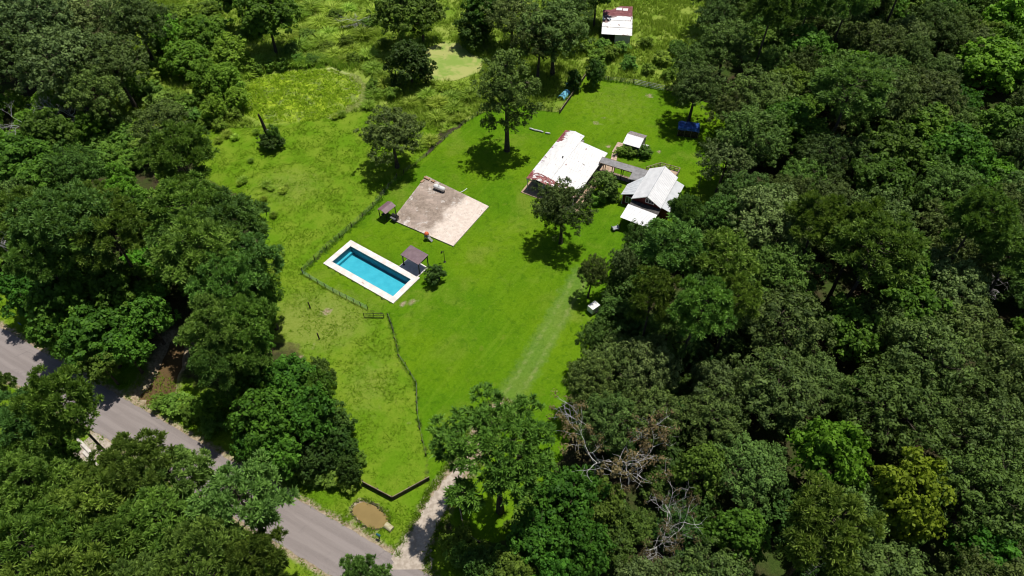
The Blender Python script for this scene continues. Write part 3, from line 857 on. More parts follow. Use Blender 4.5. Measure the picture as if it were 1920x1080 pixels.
def roof_panels(parent, u0, u1, v0, z0, v1, z1, mat, w=0.92, name='roof_panel', jitter=0.0, seed=1):
    """sheets laid side by side along local x from u0 to u1, sloping from (v0, z0) up top to (v1, z1)"""
    r_ = random.Random(seed)
    L = math.hypot(v1 - v0, z1 - z0)
    n = max(1, round((u1 - u0) / w)); ww = (u1 - u0) / n
    sgn = 1 if v1 > v0 else -1
    me = panel_mesh(name, ww, L, mat)
    pitch = math.atan2(z1 - z0, abs(v1 - v0))
    for k in range(n):
        o = link(name, me, parent)
        if sgn > 0:
            o.location = (u0 + k * ww, v0, z0 + r_.uniform(0, jitter)); o.rotation_euler = (pitch, 0, 0)
        else:
            o.location = (u0 + (k + 1) * ww, v0, z0 + r_.uniform(0, jitter)); o.rotation_euler = (pitch, 0, math.pi)

def window(parent, c, w, h, n, panes=(2, 2), frame=None, glass=None, name='window'):
    """window in a wall: centre c (local), outward normal n (2-D)"""
    fr = empty(name, c, math.atan2(n[1], n[0]) + math.pi / 2); fr.parent = parent
    mb = MB()
    for a in ((-w / 2, -w / 2 + .09, -h / 2, h / 2), (w / 2 - .09, w / 2, -h / 2, h / 2), (-w / 2 + .09, w / 2 - .09, -h / 2, -h / 2 + .09), (-w / 2 + .09, w / 2 - .09, h / 2 - .09, h / 2)):
        mb.box(a[0], a[1], -0.07, 0.03, a[2], a[3])
    for k in range(1, panes[0]):
        x = -w / 2 + .09 + (w - .18) * k / panes[0]
        mb.box(x - .025, x + .025, -0.055, 0.02, -h / 2 + .09, h / 2 - .09)
    mb.build('window_frame', frame, fr)
    for i in range(panes[0]):
        x0 = -w / 2 + .09 + (w - .18) * i / panes[0] + .026; x1 = -w / 2 + .09 + (w - .18) * (i + 1) / panes[0] - .026
        MB().box(x0, x1, -0.025, 0.015, -h / 2 + .092, h / 2 - .092).build('pane', glass, fr)
    return fr
M['glass'] = surf('dark_glass', (0.02, 0.025, 0.03), (0.04, 0.05, 0.06), 2, 0.08, spec=0.6)
M['trim'] = surf('white_trim', (0.62, 0.62, 0.60), (0.72, 0.72, 0.70), 3, 0.6)
M['greywall'] = surf('grey_siding', (0.20, 0.19, 0.17), (0.30, 0.28, 0.26), 2, 0.8)
M['darkwall_roofshade'] = surf('dark_siding_and_roof_shade', (0.05, 0.05, 0.05), (0.10, 0.09, 0.085), 2, 0.8)
M['redwall'] = surf('barn_red_siding', (0.085, 0.014, 0.014), (0.125, 0.022, 0.020), 3, 0.75)
M['timber'] = surf('weathered_timber', (0.16, 0.12, 0.085), (0.30, 0.24, 0.18), 3, 0.9)
M['darktimber'] = surf('dark_timber', (0.035, 0.026, 0.018), (0.085, 0.062, 0.042), 3, 0.9)
M['tanfloor'] = surf('tan_deck_floor', (0.36, 0.25, 0.17), (0.46, 0.34, 0.24), 2, 0.9)

# House A: long house with patched white metal roof and rust
HA_O, HA_ANG = (2.58, 97.02), R(61.4)
M['rustroof'] = roofmetal('rusty_white_roof', (0.74, 0.73, 0.72), (0.82, 0.81, 0.80), HA_O, HA_ANG, True)
ha = empty('long_house', (HA_O[0], HA_O[1], 0), HA_ANG)
tag(ha, 'long low house with white metal roof patched with rust', 'house')
# local x runs along the house, local -y towards the right-hand side
HL = 16.6
roof_panels(ha, 0, HL, -2.1, 3.42, 0.0, 3.0, M['rustroof'], seed=1, jitter=0.02)
roof_panels(ha, 0, HL, -2.1, 3.42, -4.15, 3.05, M['rustroof'], seed=2, jitter=0.02)
roof_panels(ha, 0.15, HL - 1.75, -4.0, 2.96, -9.8, 2.25, M['rustroof'], seed=3, jitter=0.02)
MB().tube([(-0.02, -2.1, 3.43), (HL + 0.02, -2.1, 3.43)], 0.07, 6).build('ridge_cap', M['rustroof'], ha)
mb = MB().box(1.9, HL - 0.25, -3.95, -0.3, 0, 2.86)
mb.add([(HL - .25, -0.3, 2.86), (HL - .25, -3.95, 2.86), (HL - .25, -2.1, 3.33), (HL - .29, -0.3, 2.86), (HL - .29, -3.95, 2.86), (HL - .29, -2.1, 3.33)], [(0, 2, 1), (3, 4, 5)])
mb.add([(1.9, -0.3, 2.86), (1.9, -3.95, 2.86), (1.9, -2.1, 3.33), (1.94, -0.3, 2.86), (1.94, -3.95, 2.86), (1.94, -2.1, 3.33)], [(0, 1, 2), (3, 5, 4)])
mb.build('wall', M['greywall'], ha)
MB().box(2.6, HL - 2.1, -9.2, -3.952, 0, 2.2).build('addition_wall', M['darkwall_roofshade'], ha)
MB().box(-0.9, 15.2, -11.1, 0.6, 0.0, 0.12).build('floor_deck', M['tanfloor'], ha)
for y in (-0.15, -3.2, -6.4, -9.5):
    MB().box(0.2, 0.32, y - .06, y + .06, 0.12, 2.35 if y < -4 else 2.9).build('porch_post', M['trim'], ha)
for x in np.arange(2.8, 14.6, 2.3):
    MB().box(x - .05, x + .05, -9.62, -9.52, 0.12, 2.2).build('side_post', M['greywall'], ha)
MB().box(0.15, HL - 1.75, -9.86, -9.803, 2.06, 2.27).build('gutter', M['trim'], ha)
MB().box(-0.05, 0.0, -4.1, 0, 2.8, 2.98).box(0.09, 0.14, -9.8, -4.15, 2.05, 2.2).build('front_fascia', M['greywall'], ha)
window(ha, (1.87, -1.6, 1.6), 1.1, 1.1, (-1, 0), (2, 1), M['trim'], M['glass'])
MB().box(1.82, 1.89, -3.5, -2.6, 0.13, 2.2).build('door', M['trim'], ha)
for x in (4.5, 8.0, 11.5):
    window(ha, (x, -9.23, 1.4), 1.1, 1.0, (0, -1), (2, 1), M['trim'], M['glass'])
for x in (3.5, 7, 11, 14):
    window(ha, (x, -0.27, 1.7), 1.1, 1.0, (0, 1), (2, 1), M['trim'], M['glass'])
MB().lathe([(0.10, 0), (0.10, 0.38), (0.16, 0.40), (0.16, 0.48), (0.02, 0.55)], 10, 'z', (8.3, -3.4, 3.0)).build('roof_vent', M['blackpost'], ha)
MB().box(HL - 1.6, HL - .9, -4.5, -4.0, 2.1, 2.75).build('air_unit', M['greywall'], ha)

# House B: red cottage with white gabled roof
HB_O, HB_ANG = (23.62, 90.09), R(62.4)
M['whiteroof'] = roofmetal('white_metal_roof', (0.72, 0.72, 0.73), (0.79, 0.79, 0.80), rust=False)
M['palegreyroof'] = roofmetal('pale_grey_metal_roof', (0.48, 0.50, 0.52), (0.56, 0.58, 0.60), rust=False)
hb = empty('red_cottage', (HB_O[0], HB_O[1], 0), HB_ANG)
tag(hb, 'red cottage with white gabled metal roof and white framed gable window', 'house')
BL = 9.2
roof_panels(hb, -0.15, BL, 0, 4.75, 2.75, 3.2, M['whiteroof'], seed=4)
roof_panels(hb, -0.15, BL, 0, 4.75, -2.75, 3.2, M['whiteroof'], seed=5)
MB().tube([(-0.17, 0, 4.77), (BL + 0.02, 0, 4.77)], 0.09, 6).build('ridge_cap', M['palegreyroof'], hb)
mb = MB()
for u, fl in ((0.25, 0), (BL - 0.3, 1)):
    pts = [(u, 2.45, 0.0), (u, -2.45, 0.0), (u, -2.45, 3.3), (u, 0, 4.63), (u, 2.45, 3.3)]
    pt2 = [(u + 0.12, p[1], p[2]) for p in pts]
    mb.add(pts + pt2, [(0, 1, 2, 3, 4), (9, 8, 7, 6, 5)] + [((i + 1) % 5, i, 5 + i, 5 + (i + 1) % 5) for i in range(5)])
mb.box(0.37, BL - 0.3, 2.33, 2.45, 0, 3.25).box(0.37, BL - 0.3, -2.45, -2.33, 0, 3.25)
mb.build('wall', M['redwall'], hb)
for k in range(13):
    z = 2.75 + 0.145 * k
    hw = 2.46 if z < 3.2 else 2.46 * (4.6 - z) / 1.4
    if hw > 0.15: MB().box(0.222, 0.25, -hw, hw, z, z + 0.132).build('siding_board', M['redwall'], hb)
window(hb, (0.2, -0.55, 3.60), 1.6, 0.95, (-1, 0), (3, 1), M['trim'], M['glass'])
for sgn in (-1, 1):
    MB().tube([(-0.12, sgn * 2.78, 3.12), (-0.12, 0, 4.68)], 0.075, 4).build('barge_board', M['trim'], hb)
# lean-to on the left
pts = [(1.0, 5.05, 2.35), (1.35, 2.6, 3.1), (7.2, 2.6, 3.1), (4.1, 5.05, 2.35)]
MB().slab(pts[::-1], 0.06).build('leanto_roof', M['palegreyroof'], hb)
for k in range(1, 6):
    f_ = k / 6
    a = Vector(pts[0]).lerp(Vector(pts[3]), f_); b = Vector(pts[1]).lerp(Vector(pts[2]), f_)
    MB().tube([a + Vector((0, 0, .012)), b + Vector((0, 0, .012))], 0.025, 4).build('roof_seam', M['palegreyroof'], hb)
MB().box(1.35, 1.45, 2.46, 4.8, 0, 2.3).box(1.45, 4.0, 4.7, 4.8, 0, 2.28).box(4.0, 4.1, 2.46, 4.8, 0, 2.28).build('leanto_wall', M['redwall'], hb)
window(hb, (1.33, 3.6, 1.35), 1.15, 1.5, (-1, 0), (2, 1), M['trim'], M['glass'])
MB().box(1.25, 1.35, 4.72, 4.82, 0, 2.3).build('corner_trim', M['trim'], hb)
# lean-to on the right
MB().slab([(0.4, -2.55, 2.95), (0.4, -4.3, 2.4), (8.6, -4.3, 2.4), (8.6, -2.55, 2.95)], 0.06).build('side_roof', M['palegreyroof'], hb)
MB().box(0.8, 8.2, -4.0, -2.46, 0, 2.4).build('side_wall', M['redwall'], hb)
# low roof band with its shade painted in as dark colour, white carport in front
MB().slab([(-1.15, 2.7, 2.42), (-1.15, -2.7, 2.42), (0.22, -2.7, 2.62), (0.22, 2.7, 2.62)], 0.08).build('porch_roof', M['darkwall_roofshade'], hb)
roof_panels(hb, -5.1, -1.2, 2.85, 2.75, -2.6, 2.45, M['whiteroof'], w=0.98, seed=6)
for x in (-4.9, -1.4):
    for y in (2.65, -2.4):
        MB().box(x - .06, x + .06, y - .06, y + .06, 0, 2.4).build('carport_post', M['darktimber'], hb)
MB().box(-1.1, 0.2, -2.4, 2.4, 0, 0.35).build('porch_floor', M['darktimber'], hb)

# covered walkway between the houses
M['greyroof'] = surf('grey_felt_roof', (0.20, 0.195, 0.20), (0.27, 0.265, 0.27), 2.0, 0.85)
bw = empty('covered_walkway', (16.95, 102.5, 0), R(-26.2))
tag(bw, 'covered walkway with flat grey roof joining the two white roofed houses', 'walkway')
MB().slab([(-0.3, -0.8, 2.75), (8.9, -0.8, 2.75), (8.9, 0.85, 2.85), (-0.3, 0.85, 2.85)], 0.12).build('roof', M['greyroof'], bw)
MB().slab([(6.3, -2.9, 2.70), (8.9, -2.1, 2.70), (8.9, -0.805, 2.745), (6.3, -0.805, 2.745)], 0.12).build('side_roof', M['greyroof'], bw)
MB().box(-0.3, 8.9, 0.853, 0.91, 2.68, 2.88).box(-0.3, 6.28, -0.86, -0.803, 2.6, 2.78).build('roof_edge', M['timber'], bw)
for x in (0.6, 2.4, 4.2, 6.2):
    for y in (-0.65, 0.7):
        MB().box(x - .06, x + .06, y - .06, y + .06, 0, 2.62).build('post', M['darktimber'], bw)
for k in range(22):
    MB().box(0.0 + k * 0.4, 0.385 + k * 0.4, -0.7, 0.75, 0.06, 0.14).build('deck_board', M['timber'], bw)

# small garden shed with white front slope and weathered back slope
M['weathered'] = surf('weathered_shingle', (0.17, 0.15, 0.145), (0.33, 0.29, 0.28), 3.5, 0.9)
gs = empty('garden_shed', (21.7, 108.7, 0), R(-27.0))
tag(gs, 'small garden shed, front roof slope white and back slope weathered grey', 'shed')
# local x along the front eave, y to the back
roof_panels(gs, -0.1, 3.4, 2.15, 2.85, -0.1, 2.05, M['whiteroof'], w=0.9, seed=8)
roof_panels(gs, -0.1, 3.4, 2.15, 2.85, 4.3, 2.1, M['weathered'], w=0.7, seed=9)
mb = MB()
for x in (0.05, 3.2):
    pts = [(x, 0.9, 0), (x, 4.1, 0), (x, 4.1, 2.1), (x, 2.15, 2.76), (x, 0.9, 2.32)]
    mb.add(pts + [(p[0] + .08, p[1], p[2]) for p in pts], [(0, 1, 2, 3, 4), (9, 8, 7, 6, 5)] + [((i + 1) % 5, i, 5 + i, 5 + (i + 1) % 5) for i in range(5)])
mb.box(0.13, 3.2, 4.02, 4.1, 0, 2.08)
mb.build('wall', M['greywall'], gs)
MB().box(0.13, 3.2, 0.9, 0.98, 0, 2.25).build('front_wall', M['greywall'], gs)
for x in (0.0, 3.25):
    MB().box(x, x + .09, 0.0, 0.09, 0, 2.02).build('porch_post', M['trim'], gs)
MB().box(1.2, 2.0, 0.86, 0.897, 0.05, 1.95).build('door', M['darktimber'], gs)
wb = empty('white_chest', (26.35, 109.3, 0), R(-27))
tag(wb, 'white chest with flat lid standing beside the garden shed', 'chest')
MB().box(-0.5, 0.5, -0.45, 0.45, 0, 0.8).build('chest_body', M['whitepaint'], wb)
MB().box(-0.56, 0.56, -0.5, 0.5, 0.803, 0.88).build('lid', M['whitepaint'], wb)

# brick path from the walkway to the shed
M['pavebrick'] = surf('pink_paving', (0.44, 0.30, 0.23), (0.56, 0.42, 0.34), 2.5, 0.9)
bp = empty('paved_path', (0, 0, 0))
tag(bp, kind='structure')
def strip_tiles(a, b, w, parent, mat, name='paver', tile=0.5):
    a = Vector(a[:2]); b = Vector(b[:2]); d = (b - a); n = max(1, int(d.length / tile)); ang = math.atan2(d.y, d.x)
    me = MB().box(-tile / 2 + .012, tile / 2 - .012, -w / 4 + .012, w / 4 - .012, 0, 0.06).mesh(name, mat)
    for i in range(n):
        for s_ in (-1, 1):
            c = a.lerp(b, (i + .5) / n)
            o = link(name, me, parent)
            o.location = (c.x - math.sin(ang) * s_ * w / 4, c.y + math.cos(ang) * s_ * w / 4, 0.012 + random.uniform(0, 0.012)); o.rotation_euler.z = ang
strip_tiles(P(1146, 322), P(1153, 288), 1.15, bp, M['pavebrick'])
strip_tiles(P(1153, 287), P(1164, 268), 1.3, bp, M['pavebrick'])

# open timber railing around the deck behind the cottage
dk = empty('timber_deck', (0, 0, 0))
tag(dk, 'weathered timber deck with open railing behind the red cottage', 'deck')
rl = [(25.6, 102.6), (28.5, 103.9), (31.95, 102.3), (31.1, 100.6), (29.5, 98.2)]
MB().prism([(25.6, 102.6), (26.5, 99.4), (30.2, 98.6), (31.1, 100.6), (31.95, 102.3), (28.5, 103.9)], 0.1, 0.22).build('deck_floor', M['tanfloor'], dk)
for a, b in zip(rl[:-1], rl[1:]):
    a = Vector(a); b = Vector(b); d = (b - a).normalized(); n = Vector((-d.y, d.x))
    for z in (0.62, 1.12):
        MB().slab([(*(a + n * .07), z), (*(a - n * .07), z), (*(b - n * .07), z), (*(b + n * .07), z)], 0.07).build('rail', M['timber'], dk)
    for i in range(int((b - a).length / 0.95) + 1):
        c = a.lerp(b, min(1, i * 0.95 / (b - a).length))
        MB().box(c.x - .05, c.x + .05, c.y - .05, c.y + .05, 0.0, 1.06).build('rail_post', M['timber'], dk)

# far shed with white and dark red roof sheets
fs = empty('old_barn_shed', (20.9, 149.4, 0), R(-6.6))
tag(fs, 'old shed at the top with white roof sheets and dull red rear roof', 'shed')
M['barnroof'] = surf('stained_white_sheet', (0.70, 0.69, 0.68), (0.80, 0.79, 0.78), 1.0, 0.6)
def barnmat():
    m, nt, out = newmat('rust_marked_white_sheet')
    p = N(nt, 'ShaderNodeBsdfPrincipled')
    tc = N(nt, 'ShaderNodeNewGeometry')
    f = ramp(nt, noise(nt, 0.42, 5, 0.6, None, 1.4), 0.585, 0.62)
    c = mixc(nt, f, (0.78, 0.77, 0.76), mixc(nt, ramp(nt, noise(nt, 2, 4), .35, .65), (0.13, 0.06, 0.06), (0.26, 0.16, 0.15)))
    nt.links.new(c, p.inputs['Base Color']); p.inputs['Roughness'].default_value = 0.6
    nt.links.new(p.outputs[0], out.inputs[0])
    return m
M['barnroof'] = barnmat()
M['redsheet'] = surf('dull_red_sheet', (0.15, 0.045, 0.05), (0.24, 0.09, 0.09), 1.5, 0.7)
rows = [(0.0, 3.0, 2.6, 2.85, 'barnroof'), (2.9, 5.8, 2.93, 3.15, 'barnroof'), (5.7, 7.6, 3.22, 3.36, 'barnroof'), (7.5, 10.6, 3.36, 3.2, 'redsheet')]
for j, (y0, y1, za, zb_, mt_) in enumerate(rows):
    x_off = 0.27 * y0 * 0.0
    n = 7
    for k in range(n):
        w = 7.1 / n
        MB().slab([(k * w + 0.004, y0, za), ((k + 1) * w - 0.004, y0, za), ((k + 1) * w - 0.004, y1, zb_), (k * w + 0.004, y1, zb_)], 0.05).build('roof_sheet', M[mt_], fs)
    if j: MB().box(0, 7.1, y0 - 0.02, y0 + 0.06, za - 0.16, za - 0.055).build('purlin', M['darktimber'], fs)
for k, (x0, x1, y0, y1) in enumerate(((3.2, 4.6, 10.9, 12.6), (4.8, 6.0, 10.8, 12.4), (6.2, 7.0, 10.8, 13.0))):
    MB().slab([(x0, y0, 3.1), (x1, y0, 3.12), (x1 + .1, y1, 2.9), (x0 + .1, y1, 2.85)], 0.05).build('loose_sheet', M['barnroof' if k < 2 else 'redsheet'], fs)
MB().slab([(1.6, 10.65, 3.1), (7.1, 10.65, 3.1), (7.3, 14.2, 2.7), (4.2, 14.0, 2.7)], 0.05).build('rear_roof', M['redsheet'], fs).location.z = -0.12
MB().box(3.2, 6.7, 0.35, 0.45, 0, 2.5).build('front_wall', M['trim'], fs)
MB().box(0.2, 0.3, 0.4, 10.4, 0, 2.55).box(6.7, 6.8, 0.4, 10.4, 0, 2.55).box(0.3, 6.7, 10.3, 10.4, 0, 2.9).build('side_wall', M['darkwall_roofshade'], fs)
for x in (0.35, 1.7):
    MB().box(x - .06, x + .06, 0.3, 0.42, 0, 2.55).build('post', M['darktimber'], fs)

# ------------------------------------------------------------------ things in the back yard
tp = empty('tarp_covered_shed', (33.3, 113.4, 0), R(-12))
tag(tp, 'low dark shed covered with a crumpled blue tarpaulin under the trees', 'shed')
M['tarp'] = surf('blue_tarpaulin', (0.016, 0.065, 0.30), (0.04, 0.14, 0.50), 1.5, 0.4, bump_s=0.8, bump_d=0.25)
nx, ny = 26, 14
tv = []
for j in range(ny + 1):
    for i in range(nx + 1):
        x = -0.15 + 4.3 * i / nx; y = 0.2 + 2.7 * j / ny
        z = 2.05 - 0.10 * abs(y - 1.5) + 0.14 * float(vnoise(x + 40, y + 7, 0.7)) + 0.08 * float(vnoise(x + 9, y + 3, 0.3))
        if i in (0, nx) or j in (0, ny): z -= 0.35 + 0.15 * float(vnoise(x * 3 + 5, y * 3, 0.8))
        tv.append((x, y, z))
tf = [(j * (nx + 1) + i, j * (nx + 1) + i + 1, (j + 1) * (nx + 1) + i + 1, (j + 1) * (nx + 1) + i) for j in range(ny) for i in range(nx)]
MB().add(tv, tf).build('tarpaulin', M['tarp'], tp)
MB().box(0.05, 3.95, 0.4, 2.75, 0, 1.86).build('shed_wall', M['darktimber'], tp)
for x in (0.0, 1.3, 2.6, 4.0):
    MB().box(x - .05, x + .05, 0.28, 0.38, 0, 1.9).build('post', M['timber'], tp)

kb = empty('blue_half_barrel', (11.2, 127.8, 0), R(58))
tag(kb, 'light blue half round plastic shelter on the rough grass by the dark fence', 'shelter')
M['skyblue'] = surf('sky_blue_plastic', (0.16, 0.50, 0.66), (0.22, 0.58, 0.74), 2, 0.4)
mb = MB()
n = 14
for x in (-1.45, 1.45):
    for r_ in (0.78, 0.72):
        for k in range(n + 1):
            a = math.pi * (-0.08 + 1.16 * k / n)
            mb.v.append((x, r_ * math.cos(a), 0.12 + r_ * math.sin(a)))
m1 = n + 1
for k in range(n):
    mb.f += [(k, k + 1, 2 * m1 + k + 1, 2 * m1 + k), (m1 + k + 1, m1 + k, 3 * m1 + k, 3 * m1 + k + 1), (k + 1, k, m1 + k, m1 + k + 1), (2 * m1 + k, 2 * m1 + k + 1, 3 * m1 + k + 1, 3 * m1 + k)]
mb.build('shell', M['skyblue'], kb, False)
for x in (-0.9, 0, 0.9):
    mb = MB(); pts = [(x, 0.80 * math.cos(a), 0.12 + 0.80 * math.sin(a)) for a in np.linspace(-0.2, math.pi + .2, 14)]
    mb.tube(pts, 0.035, 5).build('rib', M['skyblue'], kb)
MB().box(1.38, 1.44, -0.7, 0.7, 0.02, 0.75).build('back_panel', M['skyblue'], kb)
b2 = empty('blue_bucket', tuple(P(1063.5, 161)), 0.4)
tag(b2, 'small light blue tub behind the blue half round shelter', 'tub')
MB().lathe([(0.28, 0), (0.36, 0.5), (0.39, 0.5), (0.39, 0.55), (0.3, 0.53), (0.24, 0.08)], 14).build('tub_body', M['skyblue'], b2, True)
MB().tube([(-.38, 0, .5), (-.3, 0, .72), (0, 0, .8), (.3, 0, .72), (.38, 0, .5)], .02, 5).build('handle', M['blackpost'], b2)

M['concretepipe'] = surf('pale_concrete', (0.40, 0.42, 0.40), (0.56, 0.58, 0.56), 3, 0.85)
for k, (a, b, l, lab) in enumerate(((998, 243.5, 1.3, 'leftmost of four pale broken logs lying on the lawn by the long house'), (1007, 246, 1.1, 'second from left of four pale broken logs on the lawn'),
                                    (1015, 248, 0.9, 'third from left of four pale broken logs on the lawn'), (1027, 251, 1.0, 'rightmost pale log on the lawn, nearest the long house roof'))):
    q = P(a, b)
    o = MB().tube([(-l / 2, 0, .17), (-l / 6, .04, .2), (l / 6, -.03, .19), (l / 2, .05, .16)], [.15, .18, .17, .13], 9).build('pale_log', M['concretepipe'], None, True)
    o.location = q; o.rotation_euler.z = R(-25 + 14 * (k % 2))
    tag(o, lab, 'log', 'pale logs on the lawn')

# grey car and white box trailer half hidden at the wood's edge
def car(loc, rz, mat, label):
    c = empty('parked_car', loc, rz)
    tag(c, label, 'car')
    prof = [(-2.2, 0.35), (-2.25, 0.7), (-2.05, 0.92), (-1.2, 0.98), (-0.62, 1.42), (0.75, 1.46), (1.5, 1.0), (2.15, 0.9), (2.25, 0.6), (2.2, 0.35)]
    n = len(prof)
    vs_ = []
    for y, sc in ((-0.86, 1), (-0.80, 1), (0.80, 1), (0.86, 1)):
        for x, z in prof:
            yy = y * (0.82 if z > 1.2 else 1.0)
            vs_.append((x * (0.99 if abs(y) > .83 else 1), yy, z if abs(y) < .83 else min(z, 1.38)))
    fs_ = []
    for r_ in range(3):
        for i in range(n):
            k = (i + 1) % n
            fs_.append((r_ * n + i, r_ * n + k, (r_ + 1) * n + k, (r_ + 1) * n + i))
    fs_ += [tuple(range(n - 1, -1, -1)), tuple(range(3 * n, 4 * n))]
    MB().add(vs_, fs_).build('body', mat, c)
    MB().slab([(1.42, -.62, 1.07), (1.42, .62, 1.07), (0.82, .58, 1.45), (0.82, -.58, 1.45)][::-1], 0.01).build('windscreen', M['glass'], c).location.z = 0.03
    MB().slab([(-1.15, -.62, 1.05), (-1.15, .62, 1.05), (-0.68, .58, 1.42), (-0.68, -.58, 1.42)], 0.01).build('rear_window', M['glass'], c).location.z = 0.03
    for s_ in (-1, 1):
        MB().box(-0.6, 1.0, s_ * .80 - .02, s_ * .80 + .02, 1.02, 1.32).build('side_window', M['glass'], c)
        for x in (-1.4, 1.4):
            w = MB().lathe([(0.30, -0.1), (0.33, -0.06), (0.33, 0.06), (0.30, 0.1)], 16, 'x').build('wheel', M['blackpost'], c)
            w.rotation_euler.z = math.pi / 2; w.location = (x, s_ * 0.8, 0.33)
        MB().box(2.18, 2.27, s_ * .55 - .16, s_ * .55 + .16, 0.62, 0.76).build('headlight', M['whitepaint'], c)
    return c
M['greypaint'] = surf('silver_grey_paint', (0.30, 0.31, 0.33), (0.42, 0.43, 0.45), 2, 0.35, 0.3)
car(tuple(P(1169, 571)), R(-35), M['greypaint'], 'silver grey car half hidden under the trees at the lawn edge')
tr_ = empty('white_trailer', tuple(P(1112, 584)), R(40))
tag(tr_, 'small white box trailer poking out of the trees at the lawn edge', 'trailer')
MB().box(-0.8, 0.8, -0.6, 0.6, 0.4, 1.55).build('box', M['whitepaint'], tr_)
MB().tube([(0.8, 0, .45), (1.6, 0, .45)], .05, 6).build('drawbar', M['blackpost'], tr_)
for s_ in (-1, 1):
    w = MB().lathe([(0.26, -0.09), (0.3, -0.05), (0.3, 0.05), (0.26, 0.09)], 14, 'x').build('wheel', M['blackpost'], tr_)
    w.rotation_euler.z = math.pi / 2; w.location = (0, s_ * .68, .3)
wc = empty('yard_cart', tuple(P(1153, 431)), R(20))
tag(wc, 'small pale yard cart below the carport of the red cottage', 'cart')
MB().box(-.6, .6, -.4, .4, .45, .55).box(-.6, -.55, -.4, .4, .553, .85).box(.55, .6, -.4, .4, .553, .85).build('tray', M['greypaint'], wc)
for x in (-.4, .4):
    for s_ in (-1, 1):
        w = MB().lathe([(0.2, -0.06), (0.22, 0), (0.2, 0.06)], 12, 'x').build('wheel', M['blackpost'], wc); w.rotation_euler.z = math.pi / 2; w.location = (x, s_ * .44, .22)

# roadside things
mbx = empty('mailbox', tuple(P(712, 1010)), R(-28))
tag(mbx, 'dark teal mailbox on a post between the muddy pond and the road', 'mailbox')
MB().box(-.05, .05, -.05, .05, 0, 1.05).build('post', M['darktimber'], mbx)
mb = MB()
sec = [(-.13, 0), (.13, 0), (.13, .16), (.09, .25), (0, .29), (-.09, .25), (-.13, .16)]
mb.add([(-.28, y, 1.05 + z) for y, z in sec] + [(.28, y, 1.05 + z) for y, z in sec], [tuple(range(6, -1, -1)), tuple(range(7, 14))] + [(i, (i + 1) % 7, 7 + (i + 1) % 7, 7 + i) for i in range(7)])
mb.build('box', surf('teal_paint', (0.02, 0.09, 0.11), (0.03, 0.13, 0.15), 3, .4), mbx)
MB().box(.05, .07, .135, .15, 1.15, 1.42).build('flag', M['orange'], mbx)
bs = empty('blue_marker', tuple(P(42, 612)), R(-28))
tag(bs, 'small blue marker sign on the verge by the road at far left', 'sign')
MB().box(-.03, .03, -.03, .03, 0, .9).build('post', M['darktimber'], bs)
MB().box(-.3, .3, -.05, -.032, .55, .95).build('plate', surf('blue_plate', (0.02, 0.08, 0.4), (0.03, 0.1, 0.45)), bs)
cp_ = MB().lathe([(0.26, -0.55), (0.42, -0.55), (0.42, 0.55), (0.26, 0.55)], 14, 'x', (0, 0, 0.1)).build('culvert_pipe', surf('mossy_concrete', (0.34, 0.30, 0.16), (0.48, 0.43, 0.28), 2.5), None)
cp_.location = (-15.35, 33.35, 0); cp_.rotation_euler.z = R(-35)
tag(cp_, 'short mossy concrete culvert pipe at the end of the muddy pond', 'pipe')
for k, (a, b, lab) in enumerate(((160, 838, 'upper concrete headwall of the ditch by the side driveway'), (172, 862, 'lower pale headwall of the ditch by the side driveway'))):
    h = empty('culvert_headwall', tuple(P(a, b)), R(-38))
    tag(h, lab, 'headwall')
    MB().box(-1.7, 1.7, -.15, .15, -.4, .35).build('wall_block', M['darktimber'], h)
    MB().box(-1.75, 1.75, -.2, .2, .353, .43).build('cap', surf('pale_cap', (.5, .46, .4), (.6, .56, .5)), h)
up = empty('antenna_pole', tuple(P(1309, 352)), 0)
tag(up, 'thin grey antenna pole at the wood edge beside the red cottage', 'pole')
MB().tube([(0, 0, 0), (0, 0, 4.6)], [.06, .04], 8).build('mast', M['greyplastic'], up)
for z in (3.4, 4.0, 4.5):
    MB().tube([(-.5, 0, z), (.5, 0.1, z)], .025, 5).build('crossarm', M['greypaint'], up)

# shepherd-hook lamp by the slab
lp = empty('hook_lamp', tuple(P(834, 491)), 0)
tag(lp, 'black hooked lamp post on the lawn between slab and potted shrub', 'lamp post')
MB().tube([(0, 0, 0), (0, 0, 2.3), (-.05, 0, 2.5), (-.22, 0, 2.58), (-.38, 0, 2.5)], .045, 7).build('pole', M['blackpost'], lp)
MB().lathe([(.05, 0), (.16, .06), (.13, .3), (.03, .4)], 10, 'z', (-.38, 0, 2.1)).build('lantern', M['blackpost'], lp)
MB().lathe([(.24, 0), (.24, .05), (.08, .12), (.06, .3)], 10).build('foot', M['blackpost'], lp)

